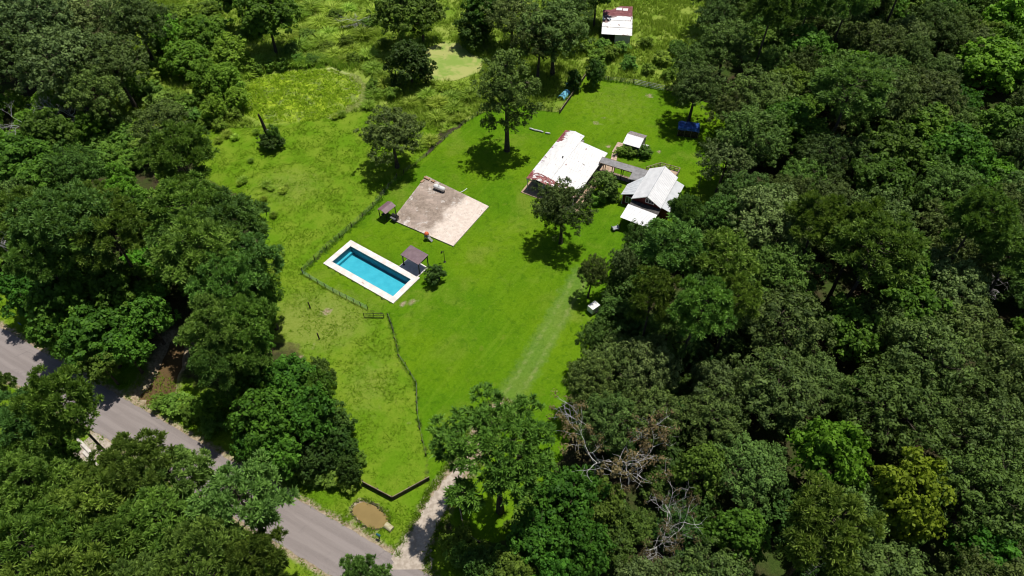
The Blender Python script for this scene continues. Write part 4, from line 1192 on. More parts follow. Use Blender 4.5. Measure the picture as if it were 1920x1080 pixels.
# ------------------------------------------------------------------ fences
def wire_fence(name, label, pts, h, spacing, strands, postmat, wiremat, group=None, post_r=0.06, leany=0.06, mesh_step=None, seed=1):
    r_ = random.Random(seed)
    f = empty(name, (pts[0][0], pts[0][1], 0))
    tag(f, label, 'fence', group)
    o0 = Vector((pts[0][0], pts[0][1], 0))
    for a, b in zip(pts[:-1], pts[1:]):
        a = Vector((a[0], a[1], 0)) - o0; b = Vector((b[0], b[1], 0)) - o0
        n = max(1, round((b - a).length / spacing))
        for i in range(n):
            p = a.lerp(b, i / n); q = a.lerp(b, (i + 1) / n)
            hh = h * r_.uniform(.92, 1.12)
            top = p + Vector((r_.uniform(-leany, leany), r_.uniform(-leany, leany), hh))
            MB().tube([p + Vector((0, 0, -.1)), top], [post_r * 1.1, post_r], 6).build('post', postmat, f)
            mb = MB()
            for k in range(strands):
                z = h * (k + 1) / (strands + .15)
                mid = (p + q) / 2 + Vector((0, 0, z - .04))
                mb.tube([p + Vector((0, 0, z)), mid, q + Vector((0, 0, z))], 0.014, 3, False)
            if mesh_step:
                m = int((q - p).length / mesh_step)
                for k in range(1, m):
                    c = p.lerp(q, k / m)
                    mb.tube([c + Vector((0, 0, .03)), c + Vector((0, 0, h * .97))], 0.010, 3, False)
            mb.build('wire_panel', wiremat, f)
    p = Vector((pts[-1][0], pts[-1][1], 0)) - o0
    MB().tube([p + Vector((0, 0, -.1)), p + Vector((0, 0, h * 1.1))], post_r * 1.15, 6).build('post', postmat, f)
    return f

def board_fence(name, label, pts, h, w=0.19, mat=None, group=None, seed=1):
    r_ = random.Random(seed)
    f = empty(name, (pts[0][0], pts[0][1], 0))
    tag(f, label, 'fence', group)
    o0 = Vector((pts[0][0], pts[0][1]))
    me = MB().box(-w / 2 + .004, w / 2 - .004, -.012, .012, .02, h).mesh('board', mat)
    for a, b in zip(pts[:-1], pts[1:]):
        a = Vector(a[:2]) - o0; b = Vector(b[:2]) - o0; d = b - a; n = int(d.length / w); ang = math.atan2(d.y, d.x)
        nn = Vector((-d.y, d.x)).normalized()
        for i in range(n):
            c = a.lerp(b, (i + .5) / n)
            o = link('board', me, f); o.location = (c.x, c.y, r_.uniform(-.04, .03)); o.rotation_euler = (0, 0, ang); o.scale.x = d.length / n / w
        for z in (h * .25, h * .8):
            c = (a + b) / 2 + nn * .05
            o = MB().box(-d.length / 2, d.length / 2, -.03, .03, z - .04, z + .04).build('rail', mat, f); o.location = (c.x, c.y, 0); o.rotation_euler.z = ang
        for i in range(int(d.length / 2.4) + 1):
            c = a.lerp(b, min(1, i * 2.4 / d.length)) + nn * .13
            MB().box(c.x - .06, c.x + .06, c.y - .06, c.y + .06, 0, h + .12).build('post', mat, f)
        # pale weathered capping along the top
        c = (a + b) / 2
        o = MB().box(-d.length / 2, d.length / 2, -.05, .05, h + .035, h + .065).build('cap_rail', M['timber'], f); o.location = (c.x, c.y, 0); o.rotation_euler.z = ang
    return f
M['wire'] = surf('old_wire', (0.10, 0.11, 0.10), (0.18, 0.19, 0.17), 3, .6)
M['greenwire'] = surf('green_coated_wire', (0.11, 0.22, 0.12), (0.18, 0.30, 0.17), 3, .6)
W2 = lambda a, b: tuple(P(a, b)[:2])
wire_fence('wire_fence', 'wire fence on dark posts between rough pasture and the pool lawn', [W2(568, 511), W2(613, 467), W2(660, 427), W2(700, 389), W2(745, 336)], 1.25, 2.6, 4, M['darktimber'], M['wire'], seed=3)
wire_fence('wire_fence', 'low wire fence bordering the lawn above the concrete slab', [W2(757, 325), W2(800, 293), W2(850, 247), W2(895, 217), W2(945, 198)], 0.9, 3.0, 3, M['darktimber'], M['wire'], seed=5)
wire_fence('mesh_fence', 'green wire mesh fence along the near side of the pool', [W2(568, 514), W2(625, 548), W2(690, 581)], 1.15, 1.55, 6, M['darktimber'], M['greenwire'], mesh_step=0.16, post_r=.05, seed=7)
wire_fence('wire_fence', 'sagging vine grown wire fence running down from the gate to the pine', [W2(728, 592), W2(738, 622), W2(748, 668), W2(770, 702), W2(781, 720), W2(783, 775), W2(788, 805), W2(799, 855)], 0.75, 1.9, 3, M['darktimber'], M['wire'], leany=.2, seed=9)
wire_fence('wire_fence', 'thin wire fence from the dark board fence corner towards the tall tree', [W2(1050, 211), W2(1005, 206), W2(965, 196)], 1.1, 2.0, 4, M['darktimber'], M['wire'], seed=13)
wire_fence('wire_fence', 'wire fence along the far side of the back lawn', [W2(1098, 142), W2(1140, 152), W2(1187, 157)], 1.1, 2.4, 4, M['darktimber'], M['wire'], seed=15)
board_fence('board_fence', 'V shaped dark board fence beside the muddy pond', [W2(680, 908), W2(737, 938), W2(806, 900)], 0.95, .19, M['darktimber'], seed=1)
board_fence('board_fence', 'dark bent board fence between sandy driveway and tall pine trunk', [W2(856, 930), W2(873, 1006), W2(914, 1030)], 1.0, .19, M['darktimber'], seed=2)
board_fence('board_fence', 'dark low board fence along the left side of the back lawn', [W2(1050, 213), W2(1098, 144)], 0.8, .22, M['darktimber'], seed=3)

def pipe_gate(a, b, h, label, mat, bars):
    a = Vector((*a, 0)); b = Vector((*b, 0)); g = empty('field_gate', a)
    tag(g, label, 'gate')
    d = b - a
    for e in (Vector((0, 0, 0)), d / 2, d):
        MB().tube([e, e + Vector((0, 0, h + .08))], .05, 7).build('upright', mat, g)
    for k in range(bars):
        z = .12 + (h - .12) * k / (bars - 1)
        MB().tube([Vector((0, 0, z)), d + Vector((0, 0, z))], .035, 6).build('bar', mat, g)
    return g
pipe_gate(W2(683, 595), W2(720, 596), 1.05, 'dark metal field gate at the corner of the pool enclosure', M['blackpost'], 3)
pipe_gate(W2(1189, 158), W2(1245, 170), 1.2, 'pale metal field gate in the far fence of the back lawn', surf('galvanised', (.34, .36, .34), (.46, .48, .46), 3, .5), 4)
for a, b, lab in ((582, 578, 'lone dark post left of the mesh fence in the dry pasture'), (599, 636, 'lone dark post in the middle of the dry pasture'), (615, 700, 'lone dark post near the trees at the pasture edge')):
    o = MB().tube([(0, 0, -.1), (-.05, .05, 1.45)], [.11, .10], 7).build('wooden_post', M['darktimber']); o.location = P(a, b)
    tag(o, lab, 'post', 'posts standing alone in the pasture')

# ------------------------------------------------------------------ trees
def clouds(centres, out, n, spread, size, g, flat=0.75, aspect=0.55, upb=0.35):
    """leaf diamonds scattered in clumps -> (verts, tone)"""
    K = len(centres)
    c = np.repeat(centres, n, 0); o = np.repeat(out, n, 0)
    spread = spread * np.repeat(g.uniform(.65, 1.3, (K, 1)), n, 0)
    off = unit(g.normal(size=(K * n, 3)) + np.array([0, 0, .25])) * (g.random((K * n, 1)) ** 0.4) * spread
    off[:, 2] *= flat
    p = c + off
    nrm = unit(o * 0.2 + unit(off) * 0.9 + np.array([0, 0, upb]) + g.normal(size=(K * n, 3)) * 0.38)
    t = unit(np.cross(nrm, g.normal(size=(K * n, 3))))
    b = np.cross(nrm, t)
    s = size * (0.6 + 0.8 * g.random((K * n, 1)))
    droop = nrm * s * -0.25
    v = np.stack([p + t * s + droop, p + b * s * aspect, p - t * s + droop, p - b * s * aspect], 1).reshape(-1, 3)
    tone = np.clip(np.repeat(g.random(K) ** 1.3, n) * 0.75 + g.random(K * n) * 0.35, 0, 1)
    return v, tone

def tufts(centres, out, n, length, width, g):
    """needle bursts: slim triangles from each shoot -> (verts, tone)"""
    K = len(centres)
    c = np.repeat(centres, n, 0); o = np.repeat(out, n, 0)
    d = unit(g.normal(size=(K * n, 3)) * 0.75 + o * 0.5 + np.array([0, 0, 0.55]))
    L = length * (0.65 + 0.5 * g.random((K * n, 1)))
    side = unit(np.cross(d, g.normal(size=(K * n, 3)))) * width
    c = c + g.normal(size=c.shape) * 0.10 * length
    tip = c + d * L - np.array([0, 0, 0.12]) * L
    v = np.stack([c - side * .5, tip - side * .35, tip + side * .35 + d * L * .1, c + side * .5], 1).reshape(-1, 3)
    tone = np.clip(np.repeat(g.random(K) ** 1.3, n) * 0.75 + g.random(K * n) * 0.35, 0, 1)
    return v, tone

def limb_path(a, b, g, sag=0.15, n=4):
    a = np.array(a, float); b = np.array(b, float)
    L = np.linalg.norm(b - a)
    pts = []
    for i in range(n + 1):
        t = i / n
        p = a + (b - a) * t
        p[2] += math.sin(math.pi * t) * L * sag
        if 0 < i < n: p += g.normal(size=3) * L * 0.05
        pts.append(tuple(p))
    return pts

def make_tree(kind, seed, barkmat='bark', leafm=None):
    g = np.random.default_rng(seed)
    wood = MB()
    sparse = kind == 'openpine'
    if sparse: kind = 'pine'
    if kind == 'pine':
        Rr, zc, Hh, rz, nl, cl = (4.6, 17.0, 21.5, 4.6, 34, 11) if not sparse else (4.6, 17.0, 20.6, 4.2, 30, 20)
    elif kind == 'oak':
        Rr, zc, Hh, rz, nl, cl = 5.6, 9.0, 13.6, 4.6, 26, 15
    elif kind == 'tall':
        Rr, zc, Hh, rz, nl, cl = 4.7, 11.0, 19.0, 8.0, 22, 14
    elif kind == 'broad':
        Rr, zc, Hh, rz, nl, cl = 4.6, 8.0, 12.8, 4.9, 22, 15
    elif kind == 'cedar':
        Rr, zc, Hh, rz, nl, cl = 3.3, 3.6, 7.2, 3.7, 18, 15
    elif kind == 'bush':
        Rr, zc, Hh, rz, nl, cl = 1.6, 1.1, 2.4, 1.25, 9, 14
    lean = g.normal(size=2) * 0.35 * (Hh / 14)
    base_r = {'pine': .34, 'oak': .42, 'tall': .42, 'broad': .3, 'cedar': .2, 'bush': .07}[kind]
    th = {'pine': .95, 'oak': .72, 'tall': .86, 'broad': .82, 'cedar': .85, 'bush': .7}[kind] * Hh
    tp_ = []
    for i in range(7):
        t = i / 6
        tp_.append((lean[0] * t + g.normal() * .08 * t * Hh / 12, lean[1] * t + g.normal() * .08 * t * Hh / 12, th * t - (0.15 if i == 0 else 0)))
    wood.tube(tp_, [base_r * (1.25 - 0.25 * min(1, i)) * (1 - 0.78 * i / 6) for i in range(7)], 8)
    # lobes over an uneven ellipsoid
    cent = []
    for k in range(nl):
        u = (k + 0.5) / nl
        ph = k * 2.39996 + g.uniform(-.35, .35)
        cz = 1 - 1.55 * u if kind not in ('cedar', 'bush', 'tall') else 1 - 1.75 * u
        r_ = math.sqrt(max(0, 1 - cz * cz))
        rr = {'pine': g.uniform(.4, 1.0), 'oak': g.uniform(.55, .95), 'tall': g.uniform(.45, 1.0)}.get(kind, g.uniform(.5, .92))
        if kind == 'cedar' : r_ = r_ * (0.75 + .35 * u)
        cent.append((r_ * math.cos(ph) * Rr * rr, r_ * math.sin(ph) * Rr * rr, zc + cz * rz * (rr * .9 + .05)))
    if kind in ('oak', 'broad', 'tall'):
        for k in range(5):
            ph = g.uniform(0, 6.28); q_ = g.uniform(0.2, .5)
            cent.append((math.cos(ph) * Rr * q_, math.sin(ph) * Rr * q_, zc + g.uniform(-.2, .6) * rz))
    cent = np.array(cent); cent[:, 0] += lean[0] * .7; cent[:, 1] += lean[1] * .7
    lr0 = {'pine': .235, 'oak': .34, 'tall': .33, 'broad': .36, 'cedar': .36, 'bush': .42}[kind] * Rr
    C_, O_ = [], []
    for c in cent:
        t = min(.97, max(.22, (c[2] - 0.45 * math.hypot(c[0], c[1])) / th))
        k = t * 6; i = min(5, int(k)); f_ = k - i
        a = np.array(tp_[i]) * (1 - f_) + np.array(tp_[i + 1]) * f_
        rb = base_r * (0.42 if kind != 'pine' else .26) * (1.1 - .6 * t)
        path = limb_path(a, c, g, .10 if kind != 'pine' else -.04)
        wood.tube(path, [rb, rb * .8, rb * .6, rb * .42, rb * .25], 5, False)
        lr = lr0 * g.uniform(.75, 1.2)
        m = int(cl * g.uniform(.8, 1.2))
        d = unit(g.normal(size=(m, 3)) + np.array([0, 0, .35]))
        rad = lr * (0.55 + 0.5 * g.random((m, 1)) ** .6)
        p = np.array(c) + d * rad * np.array([1.1, 1.1, .62 if kind == 'pine' else .8])
        C_.append(p)
        O_.append(unit(p - np.array([0, 0, zc - rz * .5])))
        for q_ in p[::5]:
            wood.tube([path[-2], tuple((np.array(path[-1]) + q_) / 2 + g.normal(size=3) * .08), tuple(q_)], [rb * .22, rb * .16, .012], 3, False)
    C_ = np.concatenate(C_); O_ = np.concatenate(O_)
    C_[:, 2] = np.maximum(C_[:, 2], 0.25)
    if kind == 'pine':
        v, t = tufts(C_, O_, 50, 0.66, 0.13, g) if not sparse else tufts(C_, O_, 44, 0.46, 0.10, g)
    elif kind == 'oak':
        v, t = clouds(C_, O_, 34, 0.68, 0.19, g)
    elif kind == 'tall':
        v, t = clouds(C_, O_, 34, 0.66, 0.185, g)
    elif kind == 'broad':
        v, t = clouds(C_, O_, 26, 0.68, 0.25, g, aspect=.7)
    elif kind == 'cedar':
        v, t = clouds(C_, O_, 27, 0.54, 0.20, g, flat=1.0)
    else:
        v, t = clouds(C_, O_, 22, 0.36, 0.15, g, upb=.7)
    leaf = np_mesh(kind + '_crown', v, 4, M[leafm or kind], t)
    wm = wood.mesh(kind + '_trunk', M[barkmat])
    return wm, leaf

def make_dead(seed, H0, spread, leaves=0, barkmat='deadwood'):
    g = np.random.default_rng(seed)
    wood = MB(); tips = []
    def grow(p, d, L, r, depth):
        n = 4
        pts = [p]; q = np.array(p); dd = d
        for i in range(n):
            dd = unit(dd + g.normal(size=3) * .16 + np.array([0, 0, .05]))
            q = q + dd * L / n
            pts.append(tuple(q))
        wood.tube(pts, [r * (1 - .45 * i / n) for i in range(n + 1)], 6 if depth < 2 else 4, False)
        if depth >= 4: tips.append(q.copy()); return
        for k in range(3 if depth else 5):
            t = g.integers(2, n + 1) if k else n
            ax = unit(dd * (.75 if depth else .55) + g.normal(size=3) * np.array([spread, spread, .35]))
            grow(pts[t], ax, L * g.uniform(.5, .78), r * .55, depth + 1)
    grow((0, 0, -.1), np.array([g.normal() * .12, g.normal() * .12, 1.0]), H0, .15, 0)
    wm = wood.mesh('dead_trunk', M[barkmat])
    lm = None
    if leaves:
        tips = np.array(tips)
        sel = tips[g.random(len(tips)) < .45]
        v, t = clouds(sel, unit(sel - np.array([0, 0, H0 * .6])), leaves, .7, .15, g)
        lm = np_mesh('withered_crown', v, 4, M['brownleaf'], t)
    return wm, lm

def make_reeds(seed):
    g = np.random.default_rng(seed)
    n = 420
    a = g.uniform(0, 6.283, n); rr = np.sqrt(g.random(n)) * .75
    b = np.stack([np.cos(a) * rr, np.sin(a) * rr, np.zeros(n)], 1)
    d = unit(np.stack([np.cos(a) * (.25 + rr * .6), np.sin(a) * (.25 + rr * .6), np.ones(n)], 1) + g.normal(size=(n, 3)) * .22)
    L = g.uniform(.9, 2.1, (n, 1))
    side = unit(np.cross(d, g.normal(size=(n, 3)))) * .055
    mid = b + d * L * .6
    tip = mid + unit(d * np.array([1, 1, .45]) + np.stack([np.cos(a) * .7, np.sin(a) * .7, -.1 * np.ones(n)], 1)) * L * .42
    v = np.concatenate([np.stack([b - side, b + side, mid + side, mid - side], 1), np.stack([mid - side, mid + side, tip + side * .3, tip - side * .3], 1)], 0).reshape(-1, 3)
    t = np.tile(np.clip(g.random(n), 0, 1), 2)
    w = MB()
    for k in range(5): w.tube([(g.normal() * .25, g.normal() * .25, 0), (g.normal() * .3, g.normal() * .3, .9)], [.03, .015], 4)
    return w.mesh('reed_stems', M['reed']), np_mesh('reed_blades', v, 4, M['reed'], t)

VAR = {
    'pine': [make_tree('pine', s) for s in (1, 2, 3, 4, 5)],
    'oak': [make_tree('oak', s) for s in (11, 12, 13, 14, 15)],
    'broad': [make_tree('broad', s) for s in (21, 22, 23, 24)],
    'openpine': [make_tree('openpine', 6, leafm='deeppine')],
    'tall': [make_tree('tall', 31, leafm='oak')],
    'cedar': [make_tree('cedar', s, leafm='vine') for s in (41, 42)],
    'bush': [make_tree('bush', s, leafm='scrub') for s in (51, 52, 53)],
    'reedclump': [make_reeds(s) for s in (81, 82, 83)],
    'dead': [make_dead(s, 6.5, .8) for s in (61, 62)],
    'brown': [make_dead(s, 6.0, .9, 30) for s in (71, 72)],
}
def recolour(src, leafm):
    out = []
    for wm, lm in src:
        l2 = lm.copy(); l2.materials.clear(); l2.materials.append(M[leafm]); out.append((wm, l2))
    return out
VAR['oak'] += recolour([VAR['oak'][1]], 'sage')
VAR['bright'] = recolour(VAR['broad'][:2], 'bright')
VAR['yellow'] = recolour(VAR['broad'][1:3], 'yellow')
VAR['thicket'] = recolour(VAR['cedar'], 'thicket')
VAR['magnolia'] = recolour(VAR['cedar'][:1], 'magnolia')
DIM = {'openpine': (4.6, 17.0), 'reedclump': (1.3, .9), 'thicket': (3.3, 3.6), 'pine': (4.6, 17.0), 'oak': (5.6, 9.0), 'broad': (4.6, 8.0), 'tall': (4.7, 11.0), 'cedar': (3.3, 3.6), 'bush': (1.6, 1.1), 'dead': (5.0, 9.0), 'brown': (5.0, 8.5), 'bright': (4.6, 8.0), 'yellow': (4.6, 8.0), 'magnolia': (3.3, 3.6)}
NAME = {'openpine': 'pine_tree', 'reedclump': 'reed_clump', 'thicket': 'leafy_thicket', 'pine': 'pine_tree', 'oak': 'oak_tree', 'broad': 'broadleaf_tree', 'tall': 'oak_tree', 'cedar': 'leafy_thicket', 'bush': 'bush', 'dead': 'dead_tree', 'brown': 'withered_tree', 'bright': 'broadleaf_tree', 'yellow': 'broadleaf_tree', 'magnolia': 'garden_shrub'}
LOOK = {'openpine': 'open crowned pine', 'reedclump': 'tall reed clump', 'thicket': 'mid green leafy thicket', 'pine': 'tufted green pine', 'oak': 'dark olive oak', 'broad': 'deep green broadleaf tree', 'tall': 'tall dark oak', 'cedar': 'dense dark thicket bush', 'bush': 'bright green bush', 'dead': 'bare grey dead tree', 'brown': 'withered brown tree with bare grey branches', 'bright': 'bright green broadleaf tree', 'yellow': 'yellow green broadleaf tree', 'magnolia': 'round green shrub'}
CATS = {'reedclump': 'reeds', 'thicket': 'bush', 'cedar': 'bush', 'bush': 'bush', 'magnolia': 'bush'}
excl = []
placed = []      # (x, y, radius)
_cnt = [0]
def region(px, py):
    if px < 560 and py > 700 + 0.18 * px: return 'wood below the road'
    if px < 340 and py < 365: return 'upper left corner wood'
    if px < 340: return 'left wood above the road'
    if px < 700 and py > 560: return 'grove between road and pasture'
    if px < 560 and py > 300: return 'tree line left of the pasture'
    if py < 170 and px < 1180: return 'overgrown meadow at the top'
    if py < 260: return 'upper right wood'
    if py < 560: return 'wood right of the cottage'
    if px < 1250: return 'wood edge right of the driveway'
    if py < 800: return 'middle of the right wood'
    return 'lower right wood'
LABELS_USED = {}
def put(kind, px, py, r, label=None, group=None, var=None, zs=None, rot=None):
    R0, zc0 = DIM[kind]
    _cnt[0] += 1
    rs = random.Random(_cnt[0] * 7919)
    s = r * mpp(py, zc0) / R0 / {'pine': 1.02, 'openpine': 1.02, 'oak': 1.07, 'tall': 1.05}.get(kind, 1.12)
    sz = (0.45 + 0.55 * s) * rs.uniform(.87, 1.15) if zs is None else zs
    q = P(px, py, zc0 * sz)
    wm, lm = VAR[kind][(var if var is not None else rs.randrange(99)) % len(VAR[kind])]
    root = empty(NAME[kind], (q.x, q.y, 0), rs.uniform(0, 6.28) if rot is None else rot)
    root.scale = (s, s, sz)
    t = link('trunk' if kind not in ('bush', 'cedar', 'magnolia', 'thicket', 'reedclump') else 'stem', wm, root)
    if lm is not None:
        c = link('crown', lm, root)
    if label is None:
        where = region(px, py)
        label = LOOK[kind] + ' in the ' + where
        group = LOOK[kind] + 's in the ' + where
    tag(root, label, CATS.get(kind, 'tree'), group)
    placed.append((q.x, q.y, s * R0 * 1.16))
    if kind in ('bright', 'yellow', 'brown'): excl.append((q.x, q.y - 1.5, s * R0 * 1.25))
    LABELS_USED.setdefault(label, []).append((root, px, py, s))
    return root

# lone trees on the lawn
put('tall', 950, 178, 58, 'tall oak with dark trunk standing alone on the lawn above the long house')
put('oak', 1056, 392, 56, 'spreading oak casting shade on the lawn in front of the long house', zs=.88, var=7)
put('oak', 735, 252, 63, 'dark rounded oak on the pasture fence above the small gabled pavilion', zs=.85, var=9)
put('magnolia', 1133, 346, 30, 'round green shrub between the long house and the red cottage', zs=.75)
put('openpine', 934, 826, 112, 'tall pine with long bare trunk beside the sandy driveway', zs=1.08, var=2)
# left woods, top to bottom
for k, px, py, r in (
    ('oak', 60, 45, 75), ('oak', 150, 30, 75), ('oak', 118, 120, 78), ('oak', 215, 120, 62), ('oak', 255, 40, 55), ('oak', 15, 110, 62), ('oak', 190, 175, 50), ('oak', -30, 40, 70),
    ('broad', 95, 255, 50), ('broad', 40, 305, 62), ('oak', 140, 325, 52), ('broad', 70, 350, 55), ('oak', 20, 390, 55),
    ('pine', 335, 300, 58), ('oak', 300, 235, 55), ('thicket', 225, 335, 30),
    ('thicket', 345, 110, 44), ('thicket', 392, 150, 38), ('thicket', 430, 105, 44), ('thicket', 380, 65, 44), ('thicket', 420, 155, 38), ('thicket', 310, 60, 36), ('thicket', 445, 185, 24), ('thicket', 400, 205, 26),
    ('broad', 500, 35, 58), ('broad', 745, 30, 52), ('broad', 788, 22, 46), ('cedar', 768, 118, 46), ('cedar', 890, 55, 40), ('broad', 905, 20, 40), ('oak', 960, 25, 55), ('oak', 1040, 55, 62), ('oak', 1075, 20, 45), ('oak', 1010, 80, 48), ('broad', 440, -10, 50), ('broad', 1120, -15, 40),
    ('pine', 350, 395, 72), ('pine', 440, 415, 72), ('pine', 380, 470, 76), ('pine', 465, 490, 60), ('pine', 420, 540, 55), ('pine', 330, 450, 55), ('broad', 488, 555, 42), ('broad', 478, 640, 40), ('thicket', 500, 600, 24),
    ('pine', 130, 415, 75), ('pine', 55, 405, 55), ('pine', 205, 440, 64), ('pine', 170, 385, 52), ('broad', 250, 400, 45), ('pine', 75, 480, 55), ('broad', 150, 500, 50),
    ('broad', 125, 565, 68), ('broad', 225, 555, 66), ('broad', 272, 590, 50), ('broad', 180, 630, 70), ('broad', 232, 650, 48), ('broad', 110, 620, 48), ('broad', 190, 680, 42), ('broad', 40, 545, 48),
    ('pine', 400, 625, 62), ('pine', 462, 605, 56), ('pine', 410, 688, 42), ('pine', 450, 670, 52),
    ('broad', 468, 725, 52), ('broad', 540, 715, 58), ('broad', 500, 785, 62), ('broad', 575, 780, 56), ('broad', 470, 835, 40), ('broad', 600, 735, 38), ('broad', 520, 845, 50), ('cedar', 625, 790, 40), ('cedar', 585, 850, 46), ('cedar', 640, 840, 34), ('cedar', 655, 885, 26), ('cedar', 600, 700, 28), ('thicket', 392, 762, 32),
    ('pine', 45, 790, 62), ('pine', 25, 870, 60), ('broad', 118, 850, 44), ('pine', 0, 720, 25),
    ('pine', 70, 925, 80), ('pine', 165, 940, 80), ('pine', 262, 874, 66), ('pine', 335, 898, 68), ('pine', 452, 948, 82), ('pine', 60, 1030, 90), ('pine', 180, 1040, 90), ('pine', 290, 1010, 85),
    ('pine', 385, 1060, 80), ('pine', 470, 1060, 64), ('pine', -20, 960, 70), ('pine', 120, 1110, 90), ('pine', 280, 1110, 90), ('broad', 240, 980, 60), ('broad', 350, 1000, 60), ('broad', 110, 990, 60)):
    put(k, px, py, r)
put('pine', 122, 764, 60, zs=1.2)
put('pine', 680, 1090, 52, 'pine top poking up over the road at the bottom edge')
put('dead', 55, 215, 50, 'bare grey dead tree among oaks in the upper left wood', var=0)
put('dead', 125, 180, 38, 'smaller bare dead tree in the upper left wood', var=1)
put('dead', 22, 450, 52, 'leaning dark bare tree at the left edge of the picture', var=0)
put('dead', 665, 22, 34, 'bare white fallen looking branches in the meadow at the top', var=1, zs=.3)
put('bright', 268, 500, 40, 'bright green tree between two pine clumps on the left', zs=.8)
put('bright', 222, 365, 34, 'bright green tree in the gap of the upper left wood', zs=.7)
put('bright', 165, 235, 30, 'bright green sapling in the clearing of the upper left wood', zs=.6)

# right wood, its edge first
for k, px, py, r in (
    ('oak', 1305, 165, 52), ('oak', 1300, 118, 40), ('oak', 1362, 85, 55), ('oak', 1374, 212, 42), ('oak', 1352, -12, 50), ('oak', 1350, 35, 42), ('oak', 1362, 300, 52), ('oak', 1395, 365, 58), ('oak', 1348, 400, 42), ('oak', 1430, 180, 62), ('oak', 1410, 260, 60),
    ('oak', 1203, 456, 34), ('pine', 1290, 402, 36), ('oak', 1240, 455, 40), ('oak', 1108, 512, 30), ('oak', 1168, 498, 28), ('oak', 1118, 640, 40), ('oak', 1150, 690, 66), ('oak', 1105, 720, 52), ('oak', 1215, 690, 60), ('oak', 1130, 790, 62), ('oak', 1215, 780, 62),
    ('pine', 1262, 480, 66), ('pine', 1345, 500, 66), ('pine', 1222, 560, 52), ('pine', 1300, 575, 60), ('pine', 1380, 560, 48), ('oak', 1250, 640, 55),
    ('broad', 1065, 935, 68), ('broad', 1015, 1010, 62), ('broad', 1100, 1030, 60), ('broad', 1120, 950, 55), ('broad', 960, 1085, 50), ('cedar', 895, 1062, 38), ('cedar', 915, 1075, 48), ('broad', 1045, 1085, 50), ('broad', 1320, 880, 50), ('oak', 1400, 880, 70), ('broad', 1390, 1010, 62)):
    put(k, px, py, r)
put('brown', 1125, 845, 84, 'withered brown tree with white bare limbs behind the tall pine', var=0, rot=.6)
put('brown', 1195, 850, 78, 'withered rust brown tree beside the white limbed one', var=1)
put('brown', 1255, 985, 64, 'withered olive brown tree low in the lower right wood', var=0, rot=2.5)
put('dead', 1300, 995, 36, 'small bare white tree below the withered brown trees', var=1)
put('brown', 1310, 880, 34, 'small withered brown tree right of the rust brown one', var=1)
put('dead', 1855, 440, 50, 'bare grey dead tree near the right edge of the wood', var=0)
put('dead', 1895, 500, 38, 'smaller bare grey tree at the right edge of the wood', var=1)
put('dead', 1560, 1060, 28, 'bare pale snag at the bottom of the lower right wood', var=1)
put('bright', 1550, 850, 72, 'rounded bright green tree standing out in the lower right wood', var=0, zs=1.2)
put('yellow', 1690, 930, 72, 'yellow green tree standing out in the lower right wood', var=0, zs=1.25)
put('yellow', 1700, 985, 40, 'smaller yellow green tree just below the larger one', var=1)
put('bright', 1870, 130, 70, 'light feathery green tree at the upper right corner', var=1)
put('bright', 1895, 40, 50, 'light green tree at the very top right corner', var=0)
put('bright', 1860, 330, 52, 'light green tree near the right edge above the dead tree', var=1, zs=.8)
put('bright', 1600, 130, 34, 'light green tree in the middle of the upper right wood', var=0)
# fill the rest of the wood
FILL = px_poly([(1400, -60), (1400, 40), (1420, 150), (1440, 260), (1440, 380), (1420, 450), (1430, 560), (1330, 640), (1270, 720), (1260, 830), (1370, 940), (1330, 1060), (1180, 1090), (1180, 1150), (2060, 1150), (2060, -60)], 9.0)
fx = [p[0] for p in FILL]; fy = [p[1] for p in FILL]
rf = random.Random(77)
s_, c_ = math.sin(PITCH), math.cos(PITCH)
def project(x, y, z):
    dz = z - CAM_H
    depth = y * c_ - dz * s_
    up = y * s_ + dz * c_
    return 960 + FPX * x / depth, 540 - FPX * up / depth
tries = 0
while tries < 9000:
    tries += 1
    x = rf.uniform(min(fx), max(fx)); y = rf.uniform(min(fy), max(fy))
    if not inpoly(np.array([x]), np.array([y]), FILL)[0]: continue
    rad = rf.uniform(3.9, 6.6)
    if any((x - a) ** 2 + (y - b) ** 2 < (0.60 * (rad + c)) ** 2 for a, b, c in placed + excl): continue
    w = rf.random()
    px, py = project(x, y, 9)
    if px > 1965 or py < -55 or py > 1160: continue
    k = 'oak' if w < .66 else ('broad' if w < .86 else 'pine')
    if px > 1700 and w > .5 and py < 420: k = 'broad'
    if k == 'pine': px, py = project(x, y, 15)
    if k == 'broad': px, py = project(x, y, 8)
    put(k, px, py, rad / mpp(py, DIM[k][1]))

